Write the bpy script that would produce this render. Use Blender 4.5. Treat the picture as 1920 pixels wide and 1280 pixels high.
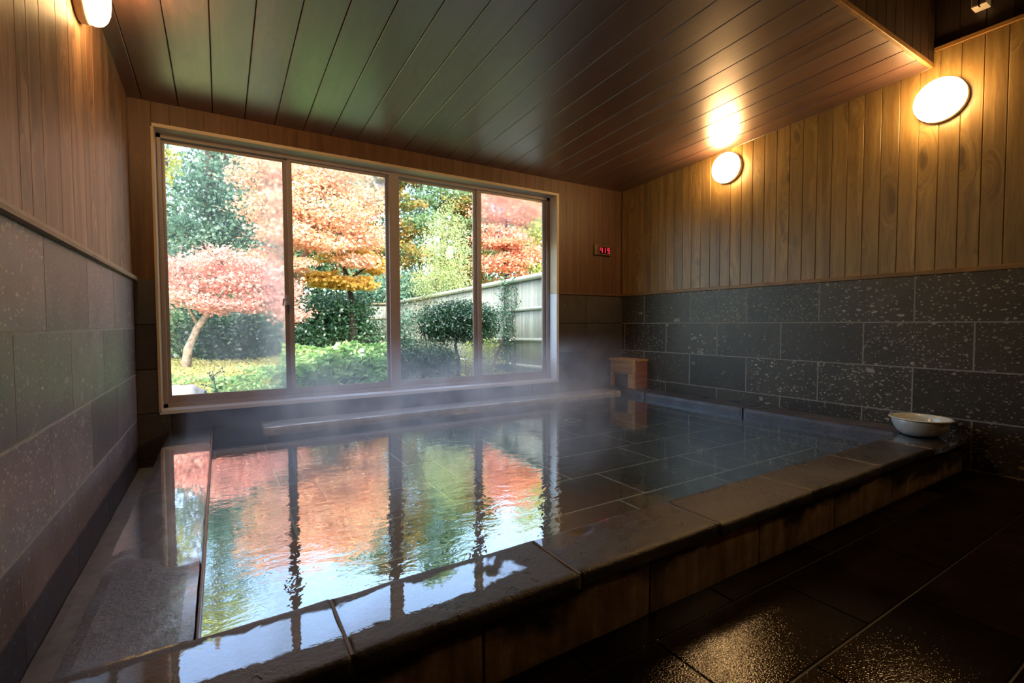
import bpy, bmesh, math, random
import numpy as np
from mathutils import Vector, Matrix, noise as mnoise
D = bpy.data
for o in list(D.objects): D.objects.remove(o)
sc = bpy.context.scene
C = sc.collection
random.seed(7)
rng = np.random.default_rng(11)

# ------------------------------------------------------------------ camera
cam = D.objects.new('camera', D.cameras.new('camera')); C.objects.link(cam)
fw = Vector((0.52237, 0.85191, -0.03712)).normalized()
rt = Vector((0.85242, -0.52284, -0.00348)); rt = (rt - fw * rt.dot(fw)).normalized()
up = rt.cross(fw)
M = Matrix((rt, up, -fw)).transposed().to_4x4(); M.translation = (0, 0, 0.92)
cam.matrix_world = M
cam.data.sensor_width = 36.0
cam.data.lens = 891.8 / 1920 * 36
cam.data.clip_start = 0.02; cam.data.clip_end = 400
sc.camera = cam

# ------------------------------------------------------------------ world, sun, exposure
W = D.worlds.new('sky'); sc.world = W; W.use_nodes = True
wn = W.node_tree; wn.nodes.clear()
sky = wn.nodes.new('ShaderNodeTexSky'); sky.sky_type = 'NISHITA'
sky.sun_disc = False; sky.sun_elevation = math.radians(42); sky.sun_rotation = math.radians(200)
sky.air_density = 1.0; sky.dust_density = 3.0; sky.ozone_density = 1.5
hs = wn.nodes.new('ShaderNodeHueSaturation'); hs.inputs['Saturation'].default_value = 0.92
bg = wn.nodes.new('ShaderNodeBackground'); bg.inputs['Strength'].default_value = 0.90
wo = wn.nodes.new('ShaderNodeOutputWorld')
wn.links.new(sky.outputs[0], hs.inputs['Color']); wn.links.new(hs.outputs[0], bg.inputs['Color']); wn.links.new(bg.outputs[0], wo.inputs['Surface'])

sl = D.lights.new('sun', 'SUN'); sl.energy = 3.8; sl.angle = math.radians(0.6); sl.color = (1.0, 0.93, 0.82)
sun = D.objects.new('sun', sl); C.objects.link(sun)
sun.rotation_euler = Vector((-0.35, 0.70, -0.82)).to_track_quat('-Z', 'Y').to_euler()

pl = D.lights.new('window_daylight', 'AREA'); pl.shape = 'RECTANGLE'; pl.size = 3.4; pl.size_y = 1.95
pl.cycles.is_portal = True
po = D.objects.new('window_daylight', pl); C.objects.link(po)
po.location = (1.32, 4.26, 1.3); po.rotation_euler = Vector((0, -1, 0)).to_track_quat('-Z', 'Z').to_euler()

LAMP_POWER = 50.0
sc.view_settings.view_transform = 'Standard'; sc.view_settings.look = 'None'
sc.view_settings.exposure = 0.55; sc.view_settings.gamma = 1.0
sc.view_settings.use_curve_mapping = False
cy = sc.cycles
cy.max_bounces = 8; cy.diffuse_bounces = 3; cy.glossy_bounces = 4; cy.transmission_bounces = 4
cy.transparent_max_bounces = 12; cy.volume_bounces = 1
cy.sample_clamp_indirect = 4.0; cy.sample_clamp_direct = 0
cy.caustics_reflective = False; cy.caustics_refractive = False
cy.use_denoising = True
cy.volume_step_rate = 2.0; cy.volume_max_steps = 32
cy.adaptive_threshold = 0.015

# ------------------------------------------------------------------ node helper
class NT:
    def __init__(s, name):
        s.m = D.materials.new(name); s.m.use_nodes = True
        s.t = s.m.node_tree; s.t.nodes.clear()
        s.out = s.t.nodes.new('ShaderNodeOutputMaterial')
    def n(s, typ, ins=None, **props):
        nd = s.t.nodes.new('ShaderNode' + typ)
        for k, v in props.items(): setattr(nd, k, v)
        for k, v in (ins or {}).items(): s.put(nd.inputs[k], v)
        return nd
    def put(s, sock, v):
        if isinstance(v, bpy.types.NodeSocket): s.t.links.new(v, sock)
        elif isinstance(v, bpy.types.Node): s.t.links.new(v.outputs[0], sock)
        else:
            if isinstance(v, (tuple, list)) and len(v) == 3 and sock.type == 'RGBA': v = (*v, 1)
            sock.default_value = v
    def math(s, op, a, b=0.0, c=0.0, clamp=False):
        nd = s.t.nodes.new('ShaderNodeMath'); nd.operation = op; nd.use_clamp = clamp
        s.put(nd.inputs[0], a); s.put(nd.inputs[1], b); s.put(nd.inputs[2], c)
        return nd.outputs[0]
    def vmath(s, op, a, b=(0, 0, 0), sc_=None):
        nd = s.t.nodes.new('ShaderNodeVectorMath'); nd.operation = op
        s.put(nd.inputs[0], a); s.put(nd.inputs[1], b)
        if sc_ is not None: s.put(nd.inputs['Scale'], sc_)
        return nd.outputs[0]
    def mix(s, f, a, b, blend='MIX'):
        nd = s.t.nodes.new('ShaderNodeMix'); nd.data_type = 'RGBA'; nd.blend_type = blend
        s.put(nd.inputs[0], f); s.put(nd.inputs[6], a); s.put(nd.inputs[7], b)
        return nd.outputs[2]
    def ramp(s, f, stops, interp='LINEAR'):
        nd = s.t.nodes.new('ShaderNodeValToRGB'); cr = nd.color_ramp; cr.interpolation = interp
        while len(cr.elements) < len(stops): cr.elements.new(0.5)
        for e, (p, c) in zip(cr.elements, stops):
            e.position = p; e.color = (c, c, c, 1) if isinstance(c, (int, float)) else (*c, 1)
        s.put(nd.inputs[0], f); return nd.outputs[0]
    def noise(s, vec, scale, detail=3, rough=0.5, dist=0.0):
        nd = s.n('TexNoise', {'Vector': vec, 'Scale': scale, 'Detail': detail, 'Roughness': rough, 'Distortion': dist})
        return nd.outputs['Fac']
    def coords(s, island=True, k=7.0):
        tc = s.n('TexCoord').outputs['Object']
        if not island: return tc, None
        r = s.n('NewGeometry').outputs['Random Per Island']
        v = s.n('CombineXYZ', {'X': s.math('MULTIPLY', r, k), 'Y': s.math('MULTIPLY', r, k * 2.3), 'Z': s.math('MULTIPLY', r, k * 3.1)})
        return s.vmath('ADD', tc, v.outputs[0]), r
    def scale(s, vec, xyz): return s.vmath('MULTIPLY', vec, xyz)
    def bump(s, h, strength, dist=0.01, normal=None):
        ins = {'Height': h, 'Strength': strength, 'Distance': dist}
        if normal is not None: ins['Normal'] = normal
        return s.n('Bump', ins).outputs[0]
    def pbr(s, **k):
        names = dict(color='Base Color', rough='Roughness', metal='Metallic', normal='Normal', spec='Specular IOR Level', coat='Coat Weight', coat_rough='Coat Roughness', coat_ior='Coat IOR', coat_tint='Coat Tint', ior='IOR', emit='Emission Color', emit_s='Emission Strength', coat_normal='Coat Normal', sheen='Sheen Weight', sss='Subsurface Weight')
        return s.n('BsdfPrincipled', {names[a]: b for a, b in k.items()}).outputs[0]
    def done(s, sh):
        s.t.links.new(sh, s.out.inputs['Surface']); return s.m

def mat_plain(name, col, rough=0.5, metal=0.0, var=0.08, **k):
    t = NT(name); v, _ = t.coords(False)
    n_ = t.noise(v, 18, 4)
    c2 = tuple(c * (1 - 2.5 * var) for c in col); c3 = tuple(min(1, c * (1 + var)) for c in col)
    return t.done(t.pbr(color=t.ramp(n_, [(0.3, c2), (0.7, c3)]), rough=rough, metal=metal, normal=t.bump(t.noise(v, 120, 3), 0.15, 0.002), **k))

def mat_wood(name, dark, mid, light, axis='z', rough=0.5, coat=0.0, coat_rough=0.2, knots=1.0, across=16.0, island_var=0.35, spots=0.0, coat_ior=1.5, coat_tint=(1, 1, 1, 1)):
    t = NT(name); v, r = t.coords()
    st = {'z': (across, across, 0.9), 'y': (across, 0.9, across), 'x': (0.9, across, across)}[axis]
    kst = {'z': (6.5, 6.5, 2.4), 'y': (6.5, 2.4, 6.5), 'x': (2.4, 6.5, 6.5)}[axis]
    kv = t.scale(v, kst)
    wob = t.n('TexNoise', {'Vector': t.scale(v, (3, 3, 3)), 'Scale': 1.0, 'Detail': 2.0}).outputs['Color']
    kv2 = t.vmath('ADD', kv, t.vmath('SCALE', wob, sc_=0.5))
    vo = t.n('TexVoronoi', {'Vector': kv2, 'Scale': 0.75})
    kd = vo.outputs['Distance']
    infl = t.ramp(kd, [(0.0, 1.0), (0.40, 0.0)])
    gv = t.vmath('ADD', t.scale(v, st), t.vmath('SCALE', wob, sc_=0.8))
    gv = t.vmath('ADD', gv, t.vmath('SCALE', (1, 1, 1), sc_=t.math('MULTIPLY', infl, 2.4)))
    g1 = t.noise(gv, 1.0, 5, 0.6, 0.4)
    g2 = t.noise(gv, 5.0, 3, 0.6)
    col = t.ramp(g1, [(0.28, dark), (0.5, mid), (0.72, light)])
    col = t.mix(t.math('MULTIPLY', t.ramp(g2, [(0.35, 1.0), (0.55, 0.0)]), 0.35), col, dark)
    knot = t.ramp(kd, [(0.0, 1.0), (0.10, 0.75), (0.17, 0.0)])
    sel = t.ramp(t.n('SeparateColor', {'Color': vo.outputs['Color']}).outputs[0], [(0.45, 0.0), (0.5, 1.0)])
    col = t.mix(t.math('MULTIPLY', t.math('MULTIPLY', knot, sel), 0.75 * knots), col, tuple(c * 0.35 for c in dark))
    blotch = t.noise(v, 2.2, 3)
    col = t.mix(t.ramp(blotch, [(0.35, 0.45), (0.65, 0.0)]), col, tuple(c * 0.75 for c in mid))
    val = t.math('ADD', 1 - island_var / 2, t.math('MULTIPLY', r, island_var))
    col = t.n('HueSaturation', {'Color': col, 'Value': val}).outputs[0]
    h = t.math('ADD', t.math('MULTIPLY', g2, 0.6), g1)
    bn = t.bump(h, 0.25, 0.003)
    kw = {}
    if coat: 
        ob, _ = t.coords(False)
        cr = t.ramp(t.noise(t.scale(ob, (2, 0.7, 2)), 1.6, 2), [(0.3, coat_rough), (0.8, coat_rough * 1.3)])
        cb = t.bump(t.noise(t.scale(v, st), 0.7, 3), 0.02, 0.004)
        if spots:
            dr = t.n('TexVoronoi', {'Vector': t.vmath('ADD', ob, t.vmath('SCALE', wob, sc_=0.05)), 'Scale': 95.0}).outputs['Distance']
            zone = t.ramp(t.noise(ob, 2.4, 4, 0.7), [(0.56, 0.0), (0.66, 1.0)])
            cb = t.bump(t.math('MULTIPLY', t.ramp(dr, [(0.2, 1.0), (0.5, 0.0)]), zone), spots, 0.002, cb)
        kw = dict(coat=coat, coat_rough=cr, coat_normal=cb, coat_ior=coat_ior, coat_tint=coat_tint)
    return t.done(t.pbr(color=col, rough=rough, normal=bn, **kw))

def flecks(t, v, scale, seed, size, keep, stretch=(1, 1, 1)):
    vv = t.vmath('ADD', t.scale(v, stretch), (seed, seed * 2, seed * 3))
    vv = t.vmath('ADD', vv, t.vmath('SCALE', t.n('TexNoise', {'Vector': v, 'Scale': scale * 1.6, 'Detail': 2.0}).outputs['Color'], sc_=0.9 / scale))
    vo = t.n('TexVoronoi', {'Vector': vv, 'Scale': scale})
    rnd = t.n('SeparateColor', {'Color': vo.outputs['Color']}).outputs[0]
    thr = t.math('MULTIPLY', t.ramp(rnd, [(keep, 0.0), (1.0, 1.0)]), size)
    return t.math('MULTIPLY', t.math('SUBTRACT', thr, vo.outputs['Distance'], clamp=True), 14.0, clamp=True)

def mat_stone(name, c_dark, c_light, fleck, rough=0.42, amt=1.0, island=True, wet=0.0):
    t = NT(name); v, r = t.coords(island)
    col = t.ramp(t.noise(v, 4.0, 8, 0.7), [(0.3, c_dark), (0.7, c_light)])
    fine = t.noise(v, 160, 3, 0.7)
    col = t.mix(t.ramp(fine, [(0.55, 0.0), (0.75, 0.5)]), col, tuple(min(1, c * 2.3) for c in c_light))
    f1 = flecks(t, v, 58, 1.3, 0.50, 0.58, (1, 1, 1.5)); f2 = flecks(t, v, 27, 4.1, 0.42, 0.80, (1, 1, 1.6)); f3 = flecks(t, v, 10, 8.7, 0.40, 0.88, (1, 1, 1.7))
    br = t.ramp(t.noise(v, 14, 2), [(0.35, 0.25), (0.65, 1.0)])
    f = t.math('MAXIMUM', t.math('MULTIPLY', f1, 0.7), t.math('MAXIMUM', t.math('MULTIPLY', f2, br), t.math('MULTIPLY', f3, t.math('MULTIPLY', br, 0.6))))
    col = t.mix(t.math('MULTIPLY', f, amt), col, fleck)
    if island:
        col = t.n('HueSaturation', {'Color': col, 'Value': t.math('ADD', 0.72, t.math('MULTIPLY', r, 0.56))}).outputs[0]
    h = t.math('ADD', t.math('MULTIPLY', fine, 0.5), t.math('MULTIPLY', f, -0.5))
    return t.done(t.pbr(color=col, rough=rough, normal=t.bump(h, 0.5, 0.003), coat=wet, coat_rough=0.12))

def add_wet(t, base, mask, bumpn, fac=0.55, rough=0.015):
    gl = t.n('BsdfGlossy', {'Color': (0.95, 0.97, 1.0), 'Roughness': rough, 'Normal': bumpn}).outputs[0]
    fr = t.n('LayerWeight', {'Blend': 0.35, 'Normal': bumpn}).outputs['Facing']
    f = t.math('MULTIPLY', mask, t.math('ADD', t.math('MULTIPLY', t.math('POWER', fr, 1.6), fac), 0.03), clamp=True)
    return t.n('MixShader', {0: f, 1: base, 2: gl}).outputs[0]

def mat_rim(name, x_wet, bright=1.0, all_wet=False, coat=0.15, crough=0.3):
    """weathered kerb stone, standing water in irregular films"""
    t = NT(name); v, r = t.coords(); ob, _ = t.coords(False)
    sep = t.n('SeparateXYZ', {'Vector': ob})
    n1 = t.noise(v, 5, 7, 0.65)
    col = t.ramp(n1, [(0.3, (0.020 * bright, 0.021 * bright, 0.029 * bright)), (0.52, (0.054 * bright, 0.056 * bright, 0.080 * bright)), (0.75, (0.13 * bright, 0.133 * bright, 0.170 * bright))])
    rust = t.ramp(t.noise(ob, 3.1, 5), [(0.55, 0.0), (0.75, 0.5)])
    col = t.mix(rust, col, (0.075, 0.050, 0.042))
    dist = t.n('VectorMath', {0: t.scale(t.vmath('SUBTRACT', ob, (0.56, 1.19, 0.22)), (1, 1.5, 1))}, operation='LENGTH').outputs['Value']
    mm = t.math('MULTIPLY', t.ramp(dist, [(0.02, 1.0), (0.11, 0.0)]), t.ramp(t.noise(ob, 34, 4), [(0.45, 0.0), (0.6, 1.0)]))
    col = t.mix(mm, col, (0.20, 0.26, 0.03))
    pits = flecks(t, v, 24, 2.2, 0.4, 0.7)
    col = t.mix(t.math('MULTIPLY', pits, 0.6), col, (0.01, 0.01, 0.01))
    h = t.math('ADD', t.math('MULTIPLY', t.noise(v, 55, 5, 0.7), 1.0), t.math('MULTIPLY', pits, -0.8))
    grain = t.bump(h, 0.75, 0.006)
    wob = t.math('MULTIPLY', t.math('SUBTRACT', t.noise(ob, 6.0, 4, 0.55, 0.4), 0.5), 0.16)
    X = sep.outputs['X']; Y = t.math('ADD', sep.outputs['Y'], wob)
    def band(val, a, b, w): return t.math('MULTIPLY', t.n('MapRange', {'Value': val, 1: a, 2: a + w, 3: 0.0, 4: 1.0}).outputs[0], t.n('MapRange', {'Value': val, 1: b - w, 2: b, 3: 1.0, 4: 0.0}).outputs[0])
    if all_wet:
        m = t.n('MapRange', {'Value': t.math('ADD', Y, t.math('MULTIPLY', t.noise(ob, 2.6, 3), 1.6)), 1: 2.52, 2: 2.58, 3: 0.0, 4: 1.0}).outputs[0]
    elif x_wet > 4:
        m = 0.0
    else:
        m1 = t.math('MULTIPLY', band(Y, 1.085, 1.225, 0.008), t.n('MapRange', {'Value': t.math('ADD', X, t.math('MULTIPLY', wob, 4.0)), 1: 0.58, 2: 0.62, 3: 1.0, 4: 0.0}).outputs[0])
        m2 = t.math('MULTIPLY', t.n('MapRange', {'Value': t.math('ADD', Y, t.math('MULTIPLY', t.math('SUBTRACT', 1.45, X), 0.02)), 1: 1.185, 2: 1.192, 3: 0.0, 4: 1.0}).outputs[0], band(X, 0.848, 1.46, 0.004))
        m3 = t.n('MapRange', {'Value': t.math('ADD', X, t.math('MULTIPLY', wob, 4.0)), 1: 3.30, 2: 3.34, 3: 0.0, 4: 1.0}).outputs[0]
        m = t.math('MAXIMUM', t.math('MAXIMUM', m1, t.math('MULTIPLY', m2, 0.55)), m3)
    mask = m
    base = t.pbr(color=col, rough=t.ramp(n1, [(0.3, 0.22), (0.7, 0.45)]), normal=grain, coat=coat, coat_rough=crough, coat_normal=t.bump(h, 0.5, 0.004))
    flat = t.bump(t.noise(ob, 22, 3, 0.6), 0.05, 0.003, t.n('CombineXYZ', {'X': 0.0, 'Y': 0.0, 'Z': 1.0}).outputs[0])
    if all_wet: base = add_wet(t, base, t.ramp(t.noise(ob, 3.2, 4), [(0.40, 0.10), (0.62, 1.0)]), t.bump(t.noise(ob, 120, 3, 0.7), 0.35, 0.002), 0.75, 0.12)
    sh = add_wet(t, base, mask, flat, 1.05, 0.02)
    return t.done(sh)

# ------------------------------------------------------------------ mesh helpers
def link(name, bm, mat, parent=None, smooth=False):
    me = D.meshes.new(name); bm.normal_update(); bm.to_mesh(me); bm.free()
    if smooth:
        for p in me.polygons: p.use_smooth = True
    o = D.objects.new(name, me); C.objects.link(o)
    for m in (mat if isinstance(mat, (list, tuple)) else [mat]): me.materials.append(m)
    if parent: o.parent = parent
    return o
def thing(name, label, cat, loc=(0, 0, 0), group=None):
    o = D.objects.new(name, None); C.objects.link(o); o.location = loc
    o.empty_display_size = 0.05
    o['label'] = label; o['category'] = cat
    if group: o['group'] = group
    o.matrix_world = Matrix.Translation(loc)
    return o
def tag(o, label, cat, group=None, kind=None):
    o['label'] = label; o['category'] = cat
    if group: o['group'] = group
    if kind: o['kind'] = kind
    return o
def struct(o, label=None):
    o['kind'] = 'structure'
    if label: o['label'] = label
    return o
def box(bm, a, b, mi=0):
    vs = [bm.verts.new((x, y, z)) for z in (a[2], b[2]) for y in (a[1], b[1]) for x in (a[0], b[0])]
    fs = []
    for f in ((0, 2, 3, 1), (4, 5, 7, 6), (0, 1, 5, 4), (2, 6, 7, 3), (0, 4, 6, 2), (1, 3, 7, 5)):
        fc = bm.faces.new([vs[i] for i in f]); fc.material_index = mi; fs.append(fc)
    return vs, fs
def bbox(a, b, bev=0.004, seg=2):
    bm = bmesh.new(); box(bm, a, b)
    bmesh.ops.bevel(bm, geom=list(bm.edges), offset=bev, segments=seg, affect='EDGES', profile=0.6)
    return bm
def board(bm, o, u, v, n, w, h, t, ch, hg=0.0):
    """board with chamfered face: origin o, width u*w, height v*h, thickness n*t"""
    o, u, v, n = map(Vector, (o, u, v, n))
    def rect(i, d, j=None):
        j = i if j is None else j
        return [bm.verts.new(o + u * x + v * y + n * d) for x, y in ((i, j), (w - i, j), (w - i, h - j), (i, h - j))]
    A, B, F = rect(0, 0), rect(0, t - ch), rect(ch, t, ch if hg else 0.0005)
    bm.faces.new(F)
    bm.faces.new(A[::-1])
    for P, Q in ((A, B), (B, F)):
        for i in range(4): bm.faces.new((P[i], P[(i + 1) % 4], Q[(i + 1) % 4], Q[i]))
def tube(bm, pts, rads, seg=8, cap=True):
    rings = []
    pts = [Vector(p) for p in pts]
    for i, p in enumerate(pts):
        d = (pts[min(i + 1, len(pts) - 1)] - pts[max(i - 1, 0)]).normalized()
        a = d.cross(Vector((0.13, 0.31, 0.94))); 
        if a.length < 0.05: a = d.cross(Vector((1, 0, 0)))
        a.normalize(); b = d.cross(a)
        r = rads[i] if isinstance(rads, (list, tuple)) else rads
        rings.append([bm.verts.new(p + (a * math.cos(k * 2 * math.pi / seg) + b * math.sin(k * 2 * math.pi / seg)) * r) for k in range(seg)])
    for A, B in zip(rings, rings[1:]):
        for k in range(seg): bm.faces.new((A[k], A[(k + 1) % seg], B[(k + 1) % seg], B[k]))
    if cap: bm.faces.new(rings[0][::-1]); bm.faces.new(rings[-1])
def lathe(bm, prof, origin, axis='z', seg=48):
    o = Vector(origin); rings = []
    for r, h in prof:
        ring = []
        for k in range(seg):
            a = k * 2 * math.pi / seg; c, s = math.cos(a) * r, math.sin(a) * r
            q = {'z': (c, s, h), 'x': (h, c, s), '-x': (-h, c, -s), 'y': (s, h, c), '-y': (c, -h, s)}[axis]
            ring.append(bm.verts.new(o + Vector(q)))
        rings.append(ring)
    for A, B in zip(rings, rings[1:]):
        for k in range(seg): bm.faces.new((A[k], A[(k + 1) % seg], B[(k + 1) % seg], B[k]))
    for R_, pr_ in ((rings[0], prof[0]), (rings[-1], prof[-1])):
        if pr_[0] > 0.02 : continue
        try: bm.faces.new(R_)
        except ValueError: pass
    bmesh.ops.recalc_face_normals(bm, faces=bm.faces)
def rough_slab(a, b, res=0.02, amp=0.004, edge=0.008, seed=0, dents=()):
    """weathered stone slab: dense box, worn edges, uneven faces"""
    bm = bmesh.new()
    L = [b[i] - a[i] for i in range(3)]
    n = [max(2, min(90, int(round(L[i] / res)))) for i in range(3)]
    grid = {}
    def V(i, j, k):
        key = (i, j, k)
        if key not in grid:
            p = Vector((a[0] + L[0] * i / n[0], a[1] + L[1] * j / n[1], a[2] + L[2] * k / n[2]))
            ds = sorted(min(p[q] - a[q], b[q] - p[q]) for q in range(3))
            # worn arris: distance to second-nearest face
            wv = mnoise.noise(p * 9 + Vector((seed, 3, 1)))
            e = edge * (1 + 0.9 * wv)
            c = (Vector(a) + Vector(b)) / 2
            if ds[1] < e:
                f = (1 - ds[1] / e) * e * 0.45
                q = Vector((0, 0, 0))
                for ax in range(3):
                    d_ = min(p[ax] - a[ax], b[ax] - p[ax])
                    if d_ < e: q[ax] = (1 if c[ax] > p[ax] else -1) * f
                p = p + q
            w2 = mnoise.noise(p * 6 + Vector((seed * 2, 0, 5))) * amp + mnoise.noise(p * 40 + Vector((0, seed, 5))) * amp * 0.35
            if p.z > a[2] + L[2] * 0.5: p.z += w2 - amp * 0.5
            else: p.y += w2 * 0.7
            for (dx, dy, rx, ry, dep) in dents:
                q = ((p.x - dx) / rx) ** 2 + ((p.y - dy) / ry) ** 2
                if q < 1 and k == n[2]: p.z -= dep * (1 - q) ** 0.7
            grid[key] = bm.verts.new(p)
        return grid[key]
    for ax in range(3):
        u, w = [q for q in range(3) if q != ax]
        for side in (0, n[ax]):
            for i in range(n[u]):
                for j in range(n[w]):
                    def idx(ii, jj):
                        t = [0, 0, 0]; t[ax] = side; t[u] = ii; t[w] = jj; return V(*t)
                    bm.faces.new((idx(i, j), idx(i + 1, j), idx(i + 1, j + 1), idx(i, j + 1)))
    bmesh.ops.recalc_face_normals(bm, faces=bm.faces)
    return bm

# ------------------------------------------------------------------ key dimensions
XL, XR, YB, YF = -0.484, 3.93, 4.0, -1.9
ZW = 1.228                        # top of the stone dado
ZC, SLOPE = 2.408, 0.0514         # ceiling height at the window wall and its rise
YE = 1.25                         # where the low ceiling ends
def zc(y): return ZC + SLOPE * (YB - y)
ZT = 2.654; ZS = 3.25
WX0, WX1, WZ0, WZ1 = -0.355, 3.0, 0.324, 2.262   # window opening
YG = 4.15                                        # plane of the frame
WATER = 0.165

# ------------------------------------------------------------------ materials of the room
m_wood_r = mat_wood('cedar_boards', (0.15, 0.085, 0.025), (0.34, 0.21, 0.070), (0.50, 0.33, 0.125), rough=0.42, coat=0.25, coat_rough=0.3, knots=1.2)
m_wood_l = mat_wood('red_cedar_boards', (0.12, 0.056, 0.026), (0.34, 0.175, 0.088), (0.56, 0.34, 0.195), rough=0.5, knots=0.5, across=20, island_var=0.35)
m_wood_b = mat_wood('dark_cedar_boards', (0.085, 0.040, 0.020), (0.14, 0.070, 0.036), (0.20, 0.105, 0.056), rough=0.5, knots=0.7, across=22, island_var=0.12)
m_ceil = mat_wood('lacquered_ceiling_boards', (0.034, 0.019, 0.015), (0.090, 0.052, 0.039), (0.16, 0.096, 0.070), axis='y', rough=0.35, coat=1.0, coat_rough=0.31, knots=0.4, across=20, island_var=0.4, spots=0.08, coat_ior=2.35, coat_tint=(1.0, 0.82, 0.86, 1))
m_trim = mat_wood('pale_wood_trim', (0.28, 0.17, 0.08), (0.42, 0.27, 0.14), (0.52, 0.36, 0.20), axis='y', rough=0.5, knots=0.4)
m_trim_dk = mat_wood('orange_wood_trim', (0.16, 0.075, 0.02), (0.27, 0.14, 0.04), (0.36, 0.19, 0.06), axis='y', rough=0.45, knots=0.2)
m_casing = mat_wood('window_casing_wood', (0.50, 0.39, 0.28), (0.64, 0.53, 0.40), (0.74, 0.64, 0.50), axis='x', rough=0.5, knots=0.3)
m_casing_v = mat_wood('window_casing_wood_upright', (0.50, 0.39, 0.26), (0.64, 0.52, 0.36), (0.74, 0.62, 0.46), axis='z', rough=0.5, knots=0.3)
m_stone = mat_stone('tuff_cladding', (0.032, 0.028, 0.019), (0.075, 0.066, 0.046), (0.62, 0.56, 0.43), amt=0.9, rough=0.4)
m_stone_l = mat_stone('tuff_cladding_left_lit', (0.135, 0.102, 0.104), (0.245, 0.190, 0.194), (0.66, 0.56, 0.52), amt=0.6, rough=0.42)  # same tuff as the right wall, lighting difference put into this paler colour
m_stone_b = mat_stone('tuff_cladding_window_wall', (0.045, 0.040, 0.040), (0.080, 0.072, 0.070), (0.22, 0.20, 0.18), amt=0.3, rough=0.5)
m_grout = mat_plain('grout', (0.40, 0.38, 0.33), 0.7)
m_sillst = mat_stone('pale_sill_stone', (0.66, 0.69, 0.75), (0.76, 0.80, 0.88), (0.82, 0.84, 0.88), amt=0.3, rough=0.35)
m_alu = mat_plain('bronze_anodised_aluminium', (0.42, 0.37, 0.38), 0.42, 0.0, 0.03)
m_seal = mat_plain('pale_glazing_bead', (0.42, 0.38, 0.34), 0.4, 0.3, 0.03)
m_back = mat_plain('plaster_backing', (0.04, 0.03, 0.025), 0.8)
m_rim = mat_rim('wet_kerb_stone', 0.45, 0.72)
m_plat = mat_rim('flooded_ledge_stone', 0, 0.6, True, 0.6, 0.16)
m_ledge = mat_rim('ledge_stone', 5.0, 3.2, False, 0.6, 0.2)
m_wledge = mat_rim('wall_ledge_stone', 5.0, 1.2, False, 0.5, 0.32)

def mat_face():
    t = NT('stained_face_stone'); v, r = t.coords(); ob, _ = t.coords(False)
    sep = t.n('SeparateXYZ', {'Vector': ob})
    st = t.math('ADD', t.math('MULTIPLY', t.noise(t.scale(v, (17, 17, 1.8)), 1.0, 6, 0.65, 0.6), 0.6), t.math('MULTIPLY', t.noise(v, 7, 5, 0.65, 0.5), 0.42))
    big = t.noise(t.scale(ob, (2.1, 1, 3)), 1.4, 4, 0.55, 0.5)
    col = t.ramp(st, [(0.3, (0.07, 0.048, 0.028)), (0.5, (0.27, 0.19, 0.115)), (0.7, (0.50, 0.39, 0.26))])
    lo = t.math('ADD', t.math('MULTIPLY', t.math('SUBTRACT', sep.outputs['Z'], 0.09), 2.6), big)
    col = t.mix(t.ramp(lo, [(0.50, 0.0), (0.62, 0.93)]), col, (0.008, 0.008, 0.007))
    green = t.ramp(t.noise(ob, 6, 3), [(0.55, 0.0), (0.7, 0.35)])
    col = t.mix(green, col, (0.03, 0.035, 0.018))
    return t.done(t.pbr(color=col, rough=0.4, normal=t.bump(t.noise(v, 60, 5, 0.7), 0.5, 0.004), coat=0.3, coat_rough=0.25))
m_face = mat_face()
def mat_floor():
    t = NT('wet_floor_tiles'); v, r = t.coords(); ob, _ = t.coords(False)
    col = t.ramp(t.noise(v, 5, 6, 0.6), [(0.3, (0.005, 0.003, 0.002)), (0.7, (0.016, 0.009, 0.005))])
    col = t.n('HueSaturation', {'Color': col, 'Value': t.math('ADD', 0.7, t.math('MULTIPLY', r, 0.6))}).outputs[0]
    h = t.noise(ob, 150, 3, 0.6)
    gr = t.bump(h, 0.55, 0.0025)
    wd = t.n('VectorMath', {0: t.scale(t.vmath('SUBTRACT', ob, (1.35, 0.66, 0.0)), (1.0, 1.1, 1)), 1: (0, 0, 0)}, operation='LENGTH').outputs['Value']
    wd = t.math('ADD', wd, t.math('MULTIPLY', t.noise(ob, 3.0, 4), 0.4))
    wet = t.ramp(wd, [(0.42, 1.0), (0.78, 0.08)])
    return t.done(t.pbr(color=col, rough=0.7, normal=gr, spec=0.0, coat=wet, coat_rough=0.05, coat_normal=t.bump(t.noise(ob, 170, 2, 0.6), 0.42, 0.002)))
m_floor = mat_floor()
m_fgrout = mat_plain('dark_floor_grout', (0.010, 0.007, 0.004), 0.35)
m_pfloor = mat_stone('pool_floor_tiles', (0.022, 0.031, 0.033), (0.040, 0.058, 0.062), (0.12, 0.14, 0.14), amt=0.15, rough=0.6)
m_pgrout = mat_plain('pool_grout', (0.60, 0.68, 0.66), 0.7)
m_gutter = mat_plain('smooth_grey_gutter_stone', (0.50, 0.56, 0.68), 0.45, 0.0, 0.1, coat=0.3, coat_rough=0.3)

# ------------------------------------------------------------------ walls
def empty_struct(name):
    o = D.objects.new(name, None); C.objects.link(o); o['kind'] = 'structure'; return o

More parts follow.
